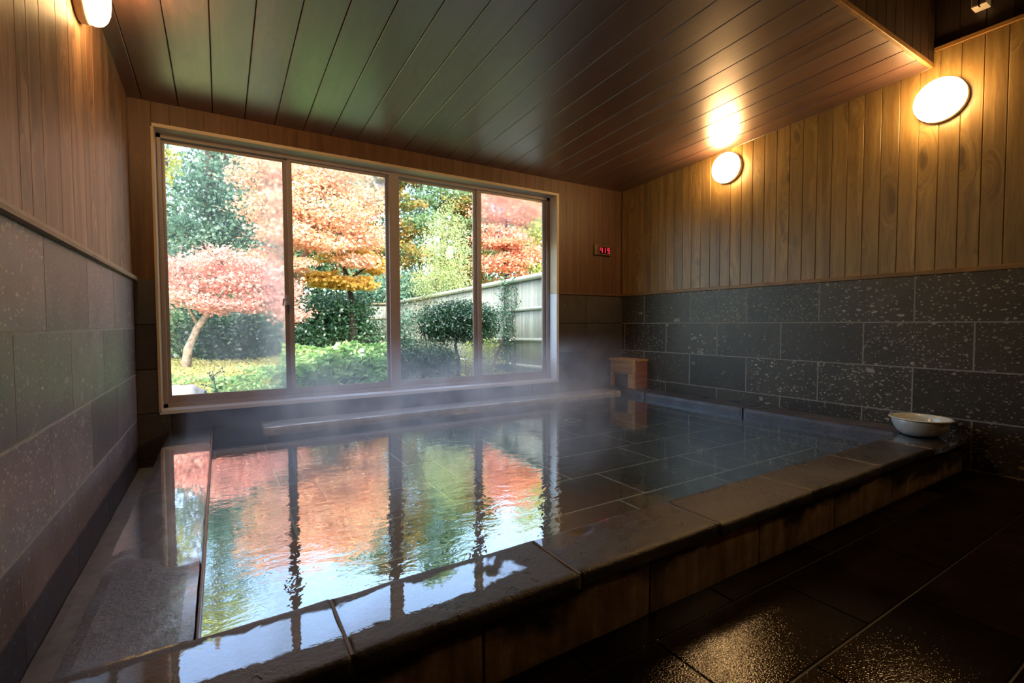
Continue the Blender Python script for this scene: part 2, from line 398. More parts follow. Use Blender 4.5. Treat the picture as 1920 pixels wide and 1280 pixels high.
# right wall: backing, stone dado, boards, rail
wr = bmesh.new(); box(wr, (XR + 0.016, YF - 0.1, -0.3), (XR + 0.2, YE + 0.1, 3.45)); box(wr, (XR + 0.016, YE + 0.1, -0.3), (XR + 0.2, 4.3, 2.72))
wall_r = struct(link('wall_right', wr, m_back), 'right wall, cedar boards above a dark speckled stone dado')
bm = bmesh.new()
rows = [(0.925, ZW, 1.30), (0.622, 0.919, 1.0), (0.318, 0.616, 1.30), (0.014, 0.312, 1.0), (-0.1, 0.008, 1.3)]
for z0, z1, ph in rows:
    y = ph + 0.59 * 6
    while y > YF:
        y1 = min(y, YB); y0 = max(y - 0.59, YF)
        if y1 - y0 > 0.03: board(bm, (XR + 0.02, y0 + 0.003, z0), (0, 1, 0), (0, 0, 1), (-1, 0, 0), y1 - y0 - 0.006, z1 - z0, 0.02, 0.002, 1)
        y -= 0.59
link('stone_cladding', bm, m_stone, wall_r)
bm = bmesh.new(); box(bm, (XR + 0.0008, YF, -0.1), (XR + 0.018, YB, ZW - 0.002)); link('grout_bed', bm, m_grout, wall_r)
bm = bmesh.new(); y = YB - 0.004
while y > YF:
    w = 0.1035
    board(bm, (XR + 0.02, y - w, ZW), (0, 1, 0), (0, 0, 1), (-1, 0, 0), w - 0.0012, 2.64 - ZW, 0.018, 0.003)
    y -= w
link('timber_boards', bm, m_wood_r, wall_r)
link('dado_rail', bbox((XR - 0.014, YF, ZW), (XR + 0.01, YB, ZW + 0.03), 0.003), m_trim_dk, wall_r)
link('corner_bead', bbox((XR - 0.012, YB - 0.02, ZW + 0.03), (XR + 0.006, YB - 0.001, zc(YB) + 0.02), 0.003), m_wood_b, wall_r)

# left wall
wl = bmesh.new(); box(wl, (XL - 0.2, YF - 0.1, -0.3), (XL - 0.018, YE + 0.1, 3.45)); box(wl, (XL - 0.2, YE + 0.1, -0.3), (XL - 0.018, 4.3, 2.72))
wall_l = struct(link('wall_left', wl, m_back), 'left wall, reddish boards above a speckled stone dado coloured as better lit')
bm = bmesh.new()
rows = [(0.902, 1.215, 2.12), (0.594, 0.896, 1.82), (0.292, 0.588, 2.12), (-0.1, 0.286, 1.82)]
for z0, z1, ph in rows:
    y = ph + 0.59 * 4
    while y > YF:
        y1 = min(y, YB); y0 = max(y - 0.59, YF)
        if y1 - y0 > 0.03: board(bm, (XL - 0.02, y0 + 0.002, z0), (0, 1, 0), (0, 0, 1), (1, 0, 0), y1 - y0 - 0.004, z1 - z0, 0.02, 0.002, 1)
        y -= 0.59
link('stone_cladding', bm, m_stone_l, wall_l)
bm = bmesh.new(); box(bm, (XL - 0.018, YF, -0.1), (XL - 0.0008, YB, 1.205)); link('grout_bed', bm, m_grout, wall_l)
bm = bmesh.new(); y = YB - 0.004; k = 0
while y > YF:
    w = (0.20, 0.13, 0.10, 0.21, 0.17)[k % 5]; k += 1
    board(bm, (XL - 0.02, y - w, 1.21), (0, 1, 0), (0, 0, 1), (1, 0, 0), w - 0.0012, (2.66 if y - w > YE else 3.1) - 1.21, 0.018, 0.0025)
    y -= w
link('timber_boards', bm, m_wood_l, wall_l)
link('dado_rail', rough_slab((XL - 0.01, YF, 1.212), (XL + 0.026, YB + 0.0, 1.242), 0.03, 0.001, 0.004, 3), m_trim, wall_l)

# window wall
wb = bmesh.new()
for a, b in (((XL - 0.02, YB + 0.02, -0.3), (WX0, YB + 0.26, 2.72)), ((WX1 + 0.022, YB + 0.02, -0.3), (XR + 0.02, YB + 0.26, 2.72)),
             ((WX0, YB + 0.02, -0.3), (WX1 + 0.022, YB + 0.26, WZ0)), ((WX0, YB + 0.02, WZ1), (WX1 + 0.022, YB + 0.26, 2.72))):
    box(wb, a, b)
wall_b = struct(link('wall_back', wb, m_grout), 'window wall, plain boards above smoother dark stone')
bm = bmesh.new()
def bw_panel(bm, x0, x1, z0, z1, ch=0.002, hg=1): board(bm, (x1, YB + 0.02, z0), (-1, 0, 0), (0, 0, 1), (0, -1, 0), x1 - x0, z1 - z0, 0.02, ch, hg)
for z0, z1 in ((0.925, ZW), (0.622, 0.920), (0.324, 0.617)):
    bw_panel(bm, XL, WX0 - 0.01, z0, z1)
    bw_panel(bm, WX1 + 0.03, 3.40, z0, z1); bw_panel(bm, 3.404, XR, z0, z1)
for z0, z1, ph in ((0.014, 0.318, 0.0), (-0.1, 0.008, 0.3)):
    xs = [XL] + [q for q in [ph - 0.3 + 0.6 * i for i in range(9)] if XL + 0.05 < q < XR - 0.05] + [XR]
    for a, b in zip(xs, xs[1:]): bw_panel(bm, a, b - 0.004, z0, z1)
link('stone_cladding', bm, m_stone_b, wall_b)
bm = bmesh.new()
def vboards(x0, x1, z0, z1, w=0.10):
    n = max(1, round((x1 - x0) / w)); w = (x1 - x0) / n
    for i in range(n): board(bm, (x0 + (i + 1) * w, YB + 0.02, z0), (-1, 0, 0), (0, 0, 1), (0, -1, 0), w - 0.0006, z1 - z0, 0.018, 0.0012)
vboards(XL, WX0 - 0.008, ZW, 2.43); vboards(WX1 + 0.03, XR, ZW, 2.43); vboards(WX0 - 0.008, WX1 + 0.03, WZ1 + 0.004, 2.43)
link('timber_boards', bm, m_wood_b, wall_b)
link('dado_rail', bbox((WX1 + 0.03, YB - 0.012, ZW), (XR - 0.012, YB + 0.005, ZW + 0.022), 0.003), m_wood_b, wall_b)

# rear wall of the room
wf = bmesh.new(); box(wf, (XL - 0.2, YF - 0.1, -0.3), (XR + 0.2, YF, 3.45))
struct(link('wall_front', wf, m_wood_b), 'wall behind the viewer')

# ceiling boards follow the slope
bm = bmesh.new()
vy = Vector((0, 1, -SLOPE)).normalized(); L = (YB + 0.02 - YE) / vy.y
x = -0.209 - 0.197 * 2
i = 0
while x < XR + 0.02:
    x0 = max(x, XL - 0.02); x1 = min(x + 0.197, XR + 0.02)
    nrm = Vector((0, -SLOPE, -1)).normalized()
    if x1 - x0 > 0.01: board(bm, (x1 - 0.002, YE, zc(YE) + 0.02), (-1, 0, 0), vy, nrm, x1 - x0 - 0.004, L, 0.02, 0.003)
    x += 0.197; i += 1
ceil_boards = bm
bm = bmesh.new()
v = [bm.verts.new(p) for p in ((XL - 0.2, YE, zc(YE) + 0.02), (XR + 0.2, YE, zc(YE) + 0.02), (XR + 0.2, YB + 0.02, zc(YB) + 0.02), (XL - 0.2, YB + 0.02, zc(YB) + 0.02),
     (XL - 0.2, YE, 2.72), (XR + 0.2, YE, 2.72), (XR + 0.2, YB + 0.02, 2.72), (XL - 0.2, YB + 0.02, 2.72))]
for f in ((0, 3, 2, 1), (4, 5, 6, 7), (0, 1, 5, 4), (2, 3, 7, 6), (0, 4, 7, 3), (1, 2, 6, 5)): bm.faces.new([v[q] for q in f])
box(bm, (XL - 0.2, YF - 0.1, ZS + 0.01), (XR + 0.2, YE + 0.1, 3.45)); box(bm, (XL - 0.2, YE + 0.002, 2.70), (XR + 0.2, YE + 0.1, ZS + 0.02))
ceiling = struct(link('ceiling', bm, m_back), 'low sloping ceiling of dark lacquered boards')
link('ceiling_boards', ceil_boards, m_ceil, ceiling)
link('edge_trim', bbox((XL, YE - 0.018, zc(YE) - 0.004), (XR - 0.001, YE + 0.004, zc(YE) + 0.026), 0.003), m_trim_dk, ceiling)
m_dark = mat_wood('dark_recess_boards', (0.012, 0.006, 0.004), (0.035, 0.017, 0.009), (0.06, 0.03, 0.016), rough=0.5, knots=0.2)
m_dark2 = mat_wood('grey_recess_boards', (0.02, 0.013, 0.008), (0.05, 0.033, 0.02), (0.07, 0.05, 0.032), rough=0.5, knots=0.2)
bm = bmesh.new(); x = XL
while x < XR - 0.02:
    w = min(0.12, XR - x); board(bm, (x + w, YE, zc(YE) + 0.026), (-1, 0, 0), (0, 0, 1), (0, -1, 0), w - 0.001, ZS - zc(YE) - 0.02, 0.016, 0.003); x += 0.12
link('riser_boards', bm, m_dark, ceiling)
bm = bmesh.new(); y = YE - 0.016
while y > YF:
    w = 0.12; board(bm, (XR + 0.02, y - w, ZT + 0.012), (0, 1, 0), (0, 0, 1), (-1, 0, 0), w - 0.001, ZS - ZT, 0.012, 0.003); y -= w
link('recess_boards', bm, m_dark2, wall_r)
link('picture_rail', bbox((XR - 0.012, YF, ZT - 0.012), (XR + 0.01, YE - 0.018, ZT + 0.012), 0.002), m_trim_dk, wall_r)
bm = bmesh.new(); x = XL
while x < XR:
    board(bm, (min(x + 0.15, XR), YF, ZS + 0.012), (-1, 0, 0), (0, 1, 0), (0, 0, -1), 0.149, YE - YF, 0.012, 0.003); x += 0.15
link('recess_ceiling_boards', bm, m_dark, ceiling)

# ------------------------------------------------------------------ floor
bm = bmesh.new()
box(bm, (XL - 0.1, YF - 0.1, -0.3), (XR + 0.1, 1.04, -0.004)); box(bm, (XL - 0.1, 1.04, -0.3), (-0.316, YB + 0.1, -0.06))
floor = struct(link('floor', bm, m_fgrout), 'dark wet tiled floor')
bm = bmesh.new()
def ftile(x0, x1, y0, y1, z=0.0, g=0.003): board(bm, (x0 + g, y0 + g, z - 0.012), (1, 0, 0), (0, 1, 0), (0, 0, 1), x1 - x0 - 2 * g, y1 - y0 - 2 * g, 0.012, 0.002, 1)
rowsf = [(0.93, 1.035, 1.43), (0.64, 0.93, 1.67), (0.345, 0.64, 1.345)]
yy = 0.345; k = 0
while yy > YF: rowsf.append((yy - 0.295, yy, (1.67, 1.345)[k % 2])); yy -= 0.295; k += 1
for y0, y1, ph in rowsf:
    x = ph - 0.615 * 5
    while x < XR:
        a, b = max(x, XL), min(x + 0.615, XR)
        if b - a > 0.02: ftile(a, b, y0, y1)
        x += 0.615
link('floor_tiles', bm, m_floor, floor)
link('gutter_channel', rough_slab((XL, 1.04, -0.07), (-0.317, YB, -0.038), 0.03, 0.003, 0.004, 9), m_gutter, floor)

# ------------------------------------------------------------------ the stone bath
m_mortar = mat_plain('pale_mortar', (0.22, 0.21, 0.20), 0.5)
bath = thing('stone_bath', 'long sunken stone soaking bath with wet worn kerb, built against the window wall', 'bath', (1.8, 1.14, 0))
def bpart(name, bm, m): o = link(name, bm, m, None); o.parent = bath; o.matrix_parent_inverse = bath.matrix_world.inverted(); return o
xs = [-0.31, 0.224, 0.846, 1.467, 2.09, 2.737, 3.345, XR - 0.002]
for i, (a, b) in enumerate(zip(xs, xs[1:])):
    dents = ((1.02, 1.225, 0.05, 0.022, 0.012),) if i == 2 else ((0.60, 1.15, 0.06, 0.02, 0.004), (0.38, 1.2, 0.05, 0.015, 0.003)) if i == 1 else ()
    o = bpart('kerb_slab', rough_slab((a + 0.0015, 1.012 + 0.004 * ((i * 7) % 3 - 1), 0.172), (b - 0.0015, 1.262, 0.222), 0.012, 0.0022, 0.007, i * 3.7, dents), m_rim)
    for p in o.data.polygons: p.use_smooth = True
for a in xs[1:-1]: bpart('mortar_joint', bbox((a - 0.004, 1.018, 0.174), (a + 0.004, 1.256, 0.2195), 0.001), m_mortar)
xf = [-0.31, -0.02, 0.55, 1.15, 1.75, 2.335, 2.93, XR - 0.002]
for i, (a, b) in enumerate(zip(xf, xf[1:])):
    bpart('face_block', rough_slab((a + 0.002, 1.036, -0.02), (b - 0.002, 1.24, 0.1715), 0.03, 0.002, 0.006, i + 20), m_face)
bpart('side_ledge', rough_slab((-0.312, 1.266, -0.06), (-0.066, YB - 0.002, 0.2), 0.03, 0.002, 0.008, 40), m_plat)
m_copper = mat_plain('copper_edge_strip', (0.16, 0.08, 0.06), 0.3, 0.3)
bpart('overflow_lip', bbox((-0.065, 1.266, -0.05), (-0.058, YB - 0.004, 0.2), 0.002), m_copper)
bpart('window_ledge', rough_slab((0.245, 3.73, 0.15), (3.70, YB - 0.002, 0.198), 0.025, 0.003, 0.008, 50), mat_plain('skylit_wet_ledge_stone', (0.78, 0.83, 0.92), 0.3, 0.0, 0.12, coat=1.0, coat_rough=0.15))  # bright pale blue of skylight on the ledge is put into its colour
for i, (a, b) in enumerate(((1.268, 2.33), (2.336, 3.40), (3.406, YB - 0.004))):
    bpart('wall_ledge', rough_slab((3.66, a, -0.04), (XR - 0.002, b, 0.222), 0.03, 0.003, 0.008, 60 + i), m_wledge)
bm = bmesh.new(); box(bm, (-0.31, 1.05, -0.25), (XR, YB, 0.0152))
bpart('basin', bm, m_pgrout)
bm = bmesh.new()
ys = [1.29, 1.75 - 0.44 + 0.0, 1.69, 2.07, 2.17]
y0 = 1.76 - 0.38 * 2; k = 0
while y0 < YB:
    a_, b_ = max(y0, 1.27), min(y0 + 0.385, YB - 0.004)
    x = (1.915, 2.455)[k % 2] - 0.73 * 4
    while x < XR and b_ - a_ > 0.03:
        p, q = max(x, -0.05), min(x + 0.73, 3.65)
        if q - p > 0.03: ftile(p, q, a_, b_, 0.017, 0.006)
        x += 0.73
    y0 += 0.385; k += 1
bpart('basin_tiles', bm, m_pfloor)
bm = bmesh.new(); lathe(bm, [(0.055, 0), (0.085, 0), (0.085, 0.006), (0.055, 0.006), (0.055, 0.0)], (2.78, 3.45, 0.018), 'z', 40)
bpart('drain_ring', bm, mat_plain('pale_drain_ring', (0.5, 0.52, 0.52), 0.4))

def mat_water():
    t = NT('bath_water'); ob, _ = t.coords(False)
    sep = t.n('SeparateXYZ', {'Vector': ob})
    near = t.n('MapRange', {'Value': sep.outputs['Y'], 1: 1.3, 2: 3.6, 3: 1.0, 4: 0.35}).outputs[0]
    w1 = t.noise(t.scale(ob, (1.0, 1.5, 1)), 11, 3, 0.55, 0.5); w2 = t.noise(ob, 34, 2, 0.5, 0.3)
    h = t.math('ADD', w1, t.math('MULTIPLY', w2, 0.22))
    zone = t.ramp(t.noise(ob, 1.7, 2), [(0.35, 0.5), (0.65, 1.0)])
    bn = t.bump(h, t.math('MULTIPLY', t.math('MULTIPLY', near, zone), 0.085), 0.02)
    gl = t.n('BsdfGlossy', {'Color': (0.93, 0.97, 1.0), 'Roughness': 0.012, 'Normal': bn}).outputs[0]
    tr = t.n('BsdfTransparent', {'Color': (0.86, 0.95, 0.96)}).outputs[0]
    fr = t.n('LayerWeight', {'Blend': 0.35, 'Normal': bn}).outputs['Facing']
    f = t.math('ADD', t.math('MULTIPLY', t.math('POWER', fr, 0.9), 0.65), 0.16, clamp=True)
    bf = t.n('NewGeometry').outputs['Backfacing']
    f = t.math('MULTIPLY', f, t.math('SUBTRACT', 1.0, bf))
    return t.done(t.n('MixShader', {0: f, 1: tr, 2: gl}).outputs[0])
def mat_clear():
    t = NT('water_body'); return t.done(t.n('BsdfTransparent', {'Color': (0.97, 1, 1)}).outputs[0])
bm = bmesh.new(); vs, fs = box(bm, (-0.057, 1.25, 0.02), (3.665, YB - 0.003, WATER))
for i, f in enumerate(fs): f.material_index = 0 if i == 1 else 1
water = link('bath_water', bm, [mat_water(), mat_clear()])
tag(water, 'clear hot water filling the stone bath, mirroring the window and autumn trees', 'water')

# ------------------------------------------------------------------ window
m_glass_t = NT('window_glass')
t = m_glass_t; ob, _ = t.coords(False)
fr = t.n('Fresnel', {'IOR': 1.45}).outputs[0]
bf = t.n('NewGeometry').outputs['Backfacing']
gl = t.n('BsdfGlossy', {'Roughness': 0.0}).outputs[0]
tr = t.n('BsdfTransparent', {'Color': (0.96, 0.985, 0.97)}).outputs[0]
m_glass = t.done(t.n('MixShader', {0: t.math('MULTIPLY', t.math('SUBTRACT', 1.0, bf), t.math('MULTIPLY', fr, 0.8)), 1: tr, 2: gl}).outputs[0])
def mat_misted(name, zone_fn):
    """glass with a film of condensation: hazy and slightly running where zone_fn says"""
    t = NT(name); ob, _ = t.coords(False); sep = t.n('SeparateXYZ', {'Vector': ob})
    z = zone_fn(t, sep, ob)
    st = t.noise(t.scale(ob, (16, 1, 1.4)), 1.0, 4, 0.6); nn = t.noise(ob, 3.5, 3)
    z = t.math('MULTIPLY', z, t.math('ADD', 0.45, t.math('MULTIPLY', t.math('ADD', st, nn), 0.55)), clamp=True)
    rough = t.math('MULTIPLY', z, 0.22)
    nb = t.bump(t.noise(t.scale(ob, (1, 1, 2.4)), 16, 2), t.math('MULTIPLY', z, 0.22), 0.01)
    tr = t.n('BsdfTransparent', {'Color': (0.96, 0.985, 0.97)}).outputs[0]
    rf = t.n('BsdfRefraction', {'IOR': 1.04, 'Roughness': rough, 'Color': (0.97, 0.98, 0.98), 'Normal': nb}).outputs[0]
    df = t.n('BsdfTranslucent', {'Color': (0.95, 0.93, 0.9)}).outputs[0]
    haze = t.n('MixShader', {0: t.math('MULTIPLY', z, 0.22), 1: rf, 2: df}).outputs[0]
    return t.done(t.n('MixShader', {0: t.math('MULTIPLY', t.ramp(z, [(0.0, 0.0), (0.12, 1.0)]), 1.0), 1: tr, 2: haze}).outputs[0])

win = D.objects.new('window_1', None); C.objects.link(win); win['kind'] = 'structure'
win['label'] = 'wide four-pane sliding window with dark bronze frames looking on an autumn garden'
def wpart(name, bm, m, parent=None): return link(name, bm, m, parent or win)
# linings of the opening
wpart('head_lining', bbox((WX0 - 0.006, YB - 0.006, WZ1 - 0.018), (WX1 + 0.028, YG - 0.03, WZ1 + 0.006), 0.002), m_casing)
wpart('jamb_lining', bbox((WX1, YB - 0.006, ZW + 0.008), (WX1 + 0.028, YG - 0.03, WZ1 - 0.018), 0.002), m_casing_v)
wpart('jamb_lining', bbox((WX1, YB - 0.004, WZ0), (WX1 + 0.028, YG - 0.03, ZW + 0.006), 0.002), m_sillst)
wpart('jamb_lining', bbox((WX0 - 0.012, YB - 0.006, WZ0), (WX0 + 0.004, YG - 0.03, WZ1 - 0.018), 0.002), m_casing_v)
wpart('sill', bbox((WX0 - 0.008, YB - 0.006, WZ0 - 0.015), (WX1 + 0.026, YG - 0.03, WZ0 + 0.012), 0.002), m_sillst)
# outer frame
bm = bmesh.new()
FY0, FY1 = YG - 0.03, YG + 0.05
gx = [-0.311, 0.449, 0.503, 1.257, 1.378, 2.122, 2.192, 2.932]; gz0, gz1 = 0.408, 2.203
for a, b in (((WX0 + 0.004, FY0, WZ0 + 0.012), (WX0 + 0.03, FY1, WZ1 - 0.018)), ((WX1 - 0.035, FY0, WZ0 + 0.012), (WX1, FY1, WZ1 - 0.018)),
             ((WX0 + 0.004, FY0, WZ1 - 0.045), (WX1, FY1, WZ1 - 0.018)), ((WX0 + 0.004, FY0, WZ0 + 0.012), (WX1, FY1, WZ0 + 0.04)),
             ((gx[3] + 0.02, FY0 - 0.004, WZ0 + 0.012), (gx[4] - 0.015, FY1, WZ1 - 0.018))): box(bm, a, b)
wpart('frame', bm, m_alu)
def z_p1(t, sep, ob):
    x = sep.outputs['X']
    a = t.n('MapRange', {'Value': x, 1: 0.15, 2: 0.36, 3: 0.0, 4: 1.0}).outputs[0]
    b = t.n('MapRange', {'Value': sep.outputs['Z'], 1: 1.0, 2: 0.75, 3: 0.0, 4: 0.5}).outputs[0]
    c = t.math('MULTIPLY', t.ramp(t.noise(ob, 2.2, 3), [(0.42, 0.0), (0.6, 1.0)]), 0.45)
    return t.math('MAXIMUM', t.math('MAXIMUM', a, c), 0.22)
def z_p2(t, sep, ob):
    d = t.math('ADD', sep.outputs['Z'], t.math('MULTIPLY', sep.outputs['X'], 0.45))
    return t.n('MapRange', {'Value': d, 1: 2.42, 2: 2.65, 3: 0.0, 4: 0.9}).outputs[0]
def z_p4(t, sep, ob):
    a = t.n('MapRange', {'Value': sep.outputs['Z'], 1: 1.75, 2: 2.1, 3: 0.0, 4: 1.0}).outputs[0]
    b = t.n('MapRange', {'Value': t.math('ADD', sep.outputs['Z'], t.math('MULTIPLY', sep.outputs['X'], 0.25)), 1: 1.28, 2: 1.16, 3: 0.0, 4: 0.5}).outputs[0]
    return t.math('MAXIMUM', a, b)
glm = [mat_misted('misted_glass_left', z_p1), mat_misted('misted_glass_second', z_p2), m_glass, mat_misted('misted_glass_right', z_p4)]
for k in range(4):
    x0, x1 = gx[2 * k], gx[2 * k + 1]
    l = x0 - (0.02 if k in (0,) else 0.027 if k == 1 else 0.045 if k == 2 else 0.035); r = x1 + (0.027 if k == 0 else 0.045 if k == 1 else 0.035 if k == 2 else 0.033)
    y0 = YG - (0.005 if k % 2 else -0.018); y1 = y0 + 0.022
    bm = bmesh.new()
    for a, b in (((l, y0, WZ0 + 0.04), (x0, y1, WZ1 - 0.045)), ((x1, y0, WZ0 + 0.04), (r, y1, WZ1 - 0.045)), ((x0, y0, WZ0 + 0.04), (x1, y1, gz0)), ((x0, y0, gz1), (x1, y1, WZ1 - 0.045))): box(bm, a, b)
    s = wpart('sash', bm, m_alu)
    bm = bmesh.new()
    for a, b in (((x0, y0 + 0.004, gz0), (x0 + 0.005, y0 + 0.016, gz1)), ((x1 - 0.006, y0 + 0.004, gz0), (x1, y0 + 0.016, gz1)), ((x0, y0 + 0.004, gz0), (x1, y0 + 0.016, gz0 + 0.005)), ((x0, y0 + 0.004, gz1 - 0.006), (x1, y0 + 0.016, gz1))): box(bm, a, b)
    link('glazing_bead', bm, m_seal, s)
    bm = bmesh.new(); box(bm, (x0, y0 + 0.008, gz0), (x1, y0 + 0.012, gz1)); link('pane', bm, glm[k], s)
bm = bmesh.new(); box(bm, (0.445, YG - 0.035, 1.075), (0.475, YG - 0.004, 1.155)); tube(bm, [(0.452, YG - 0.03, 1.12), (0.430, YG - 0.045, 1.118), (0.424, YG - 0.045, 1.07)], 0.008, 8)
wpart('latch', bm, m_alu)

# ------------------------------------------------------------------ wall lamps
def mat_lamp():
    t = NT('glowing_lamp_glass')
    return t.done(t.pbr(color=(0.9, 0.85, 0.75), rough=0.3, emit=(1.0, 0.60, 0.24), emit_s=LAMP_POWER))
m_lamp = mat_lamp(); m_lampbase = mat_plain('white_enamel_lamp_base', (0.62, 0.56, 0.46), 0.4)
def lamp(x, y, z, axis, label):
    o = thing('wall_lamp', label, 'lamp', (x, y, z), 'round bulkhead lamps on the boards')
    bm = bmesh.new(); lathe(bm, [(0.001, 0.0), (0.125, 0.0), (0.132, 0.008), (0.132, 0.034), (0.126, 0.042), (0.001, 0.042)], (0, 0, 0), axis)
    b = link('lamp_base', bm, m_lampbase, o, True)
    prof = [(0.001, 0.043), (0.128, 0.043), (0.131, 0.055)] + [(0.131 * math.cos(a) ** 0.55, 0.055 + 0.055 * math.sin(a)) for a in [0.25, 0.5, 0.8, 1.1, 1.35, 1.5]] + [(0.001, 0.1101)]
    bm = bmesh.new(); lathe(bm, prof, (0, 0, 0), axis); link('lamp_shade', bm, m_lamp, o, True)
    return o
lamp(XR + 0.002, 2.665, 2.305, '-x', 'small glowing round wall lamp nearer the window corner on the right wall')
lamp(XR + 0.002, 1.185, 2.315, '-x', 'large bright round wall lamp at the upper right, below the dark recess')
lamp(XR + 0.002, -0.295, 2.32, '-x', 'glowing wall lamp on the right wall behind the viewer, outside the photographed view')
lamp(XL - 0.002, 2.70, 2.338, 'x', 'glowing wall lamp cut by the top edge, high on the left wall')

# ------------------------------------------------------------------ temperature display
disp = thing('temperature_display', 'small red digital temperature display on the boards right of the window', 'thermometer', (3.63, YB - 0.001, 1.675))
X0, X1, Z0, Z1 = 3.515, 3.742, 1.672, 1.785
def dpart(n_, bm, m, par=None):
    o = link(n_, bm, m); par = par or disp; o.parent = par; o.matrix_parent_inverse = Matrix.Translation(disp.location).inverted() if par is disp else par.matrix_world.inverted(); return o
m_case = mat_plain('bronze_display_case', (0.20, 0.12, 0.07), 0.3, 0.3); m_scr = mat_plain('black_display_screen', (0.012, 0.006, 0.006), 0.2)
bm = bbox((X0, YB - 0.024, Z0), (X1, YB, Z1), 0.004)
case = dpart('display_case', bm, m_case)
dpart('display_bezel', bbox((X0 - 0.008, YB - 0.028, Z0 + 0.002), (X0 + 0.006, YB - 0.001, Z1 + 0.002), 0.002), m_trim)
screen = dpart('display_screen', bbox((3.572, YB - 0.0265, Z0 + 0.018), (3.722, YB - 0.023, Z1 - 0.024), 0.001), m_scr)
t = NT('red_led'); m_led = t.done(t.pbr(color=(0.3, 0.01, 0.02), emit=(1.0, 0.02, 0.06), emit_s=1.6))
SEG = {'4': 'fgbc', '1': 'bc', '9': 'abcdfg'}
def digit(bm, ch, x, z, w, h, th=0.0048):
    R = {'a': ((x, z + h - th), (x + w, z + h)), 'g': ((x, z + h / 2 - th / 2), (x + w, z + h / 2 + th / 2)), 'd': ((x, z), (x + w, z + th)),
         'f': ((x, z + h / 2), (x + th, z + h)), 'b': ((x + w - th, z + h / 2), (x + w, z + h)), 'e': ((x, z), (x + th, z + h / 2)), 'c': ((x + w - th, z), (x + w, z + h / 2))}
    for s in SEG[ch]:
        (a, c), (b, d) = R[s]; box(bm, (a, YB - 0.0285, c), (b, YB - 0.0262, d))
for ch, x in (('4', 3.582), ('1', 3.626), ('9', 3.684)):
    bm = bmesh.new(); digit(bm, ch, x, Z0 + 0.026, 0.027, 0.056); dg = link('digit', bm, m_led); dg.parent = screen
bm = bmesh.new(); lathe(bm, [(0.001, 0), (0.005, 0), (0.005, 0.003), (0.001, 0.003)], (3.712, YB - 0.024, Z0 + 0.022), '-y', 16); dpart('indicator_light', bm, mat_plain('pale_indicator', (0.7, 0.6, 0.5), 0.3))

# ------------------------------------------------------------------ wooden spout box in the corner
bx = thing('wooden_spout_box', 'small wooden hot-water spout box with open front, standing in the far corner of the bath', 'spout box', (3.82, 3.78, 0.222))
m_bw = mat_wood('spout_box_wood', (0.30, 0.14, 0.05), (0.62, 0.36, 0.13), (0.80, 0.52, 0.22), axis='y', rough=0.4, knots=0.3)
m_bw2 = mat_wood('spout_box_end_wood', (0.20, 0.070, 0.025), (0.45, 0.19, 0.070), (0.58, 0.27, 0.11), axis='x', rough=0.4, knots=0.3)
def xpart(n_, bm, m): o = link(n_, bm, m); o.parent = bx; o.matrix_parent_inverse = Matrix.Translation(bx.location).inverted(); return o
bx0, bx1, by0, by1, bz0, bz1 = 3.73, 3.922, 3.60, 3.97, 0.224, 0.512
bm = bbox((bx0 - 0.012, by0 - 0.012, bz1), (bx1 + 0.003, by1 + 0.01, bz1 + 0.022), 0.003); xpart('lid', bm, m_bw)
xpart('end_board', bbox((bx0 + 0.016, by0, bz0), (bx1, by0 + 0.016, bz1), 0.002), m_bw2)
xpart('end_board', bbox((bx0 + 0.016, by1 - 0.016, bz0), (bx1, by1, bz1), 0.002), m_bw2)
bm = bmesh.new()
for a, b in (((bx0, by0 + 0.03, bz0 + 0.15), (bx0 + 0.014, by1 - 0.002, bz1)), ((bx0, by0 + 0.03, bz0), (bx0 + 0.014, by0 + 0.10, bz0 + 0.15)), ((bx0, by1 - 0.07, bz0), (bx0 + 0.014, by1 - 0.002, bz0 + 0.15))): box(bm, a, b)
xpart('front_board', bm, m_bw)
xpart('corner_post', bbox((bx0 - 0.004, by0 - 0.002, bz0), (bx0 + 0.018, by0 + 0.028, bz1), 0.002), m_bw)
xpart('spout_lip', bbox((bx0 - 0.02, by0 + 0.10, bz0 + 0.125), (bx0 + 0.02, by1 - 0.07, bz0 + 0.15), 0.003), mat_plain('grey_spout_metal', (0.10, 0.11, 0.12), 0.35, 0.5))
xpart('baffle', bbox((bx0 + 0.03, by0 + 0.09, bz0), (bx0 + 0.04, by1 - 0.06, bz0 + 0.13), 0.002), mat_plain('wet_grey_baffle', (0.09, 0.10, 0.11), 0.3))

# ------------------------------------------------------------------ wash bowl
bowl = thing('wash_bowl', 'white enamel wash bowl with rolled rim, on the right end of the bath kerb', 'bowl', (3.69, 1.175, 0.2235))
s = 1.0
out = [(0.001, 0.0), (0.085, 0.0), (0.094, 0.004), (0.118, 0.026), (0.134, 0.054), (0.142, 0.082), (0.146, 0.104)]
inn = [(0.143, 0.104), (0.138, 0.082), (0.130, 0.054), (0.114, 0.028), (0.090, 0.009), (0.001, 0.006)]
def mat_enamel(nm, c):
    t = NT(nm); v, _ = t.coords(False)
    sp = t.ramp(t.noise(v, 30, 4, 0.6), [(0.25, 0.5), (0.4, 0.0)])
    return t.done(t.pbr(color=t.mix(t.math('MULTIPLY', sp, 0.15), c, (0.4, 0.36, 0.3)), rough=0.18, coat=0.5, coat_rough=0.05))
m_en = mat_enamel('white_enamel', (0.76, 0.86, 0.88))
bm = bmesh.new(); lathe(bm, out + inn, (0, 0, 0), 'z', 64); link('bowl_body', bm, m_en, bowl, True)
bm = bmesh.new()
lathe(bm, [(0.144 + 0.006 + 0.007 * math.cos(a), 0.105 + 0.0045 * math.sin(a)) for a in [k * math.pi / 6 for k in range(13)]], (0, 0, 0), 'z', 64); link('rolled_rim', bm, m_en, bowl, True)

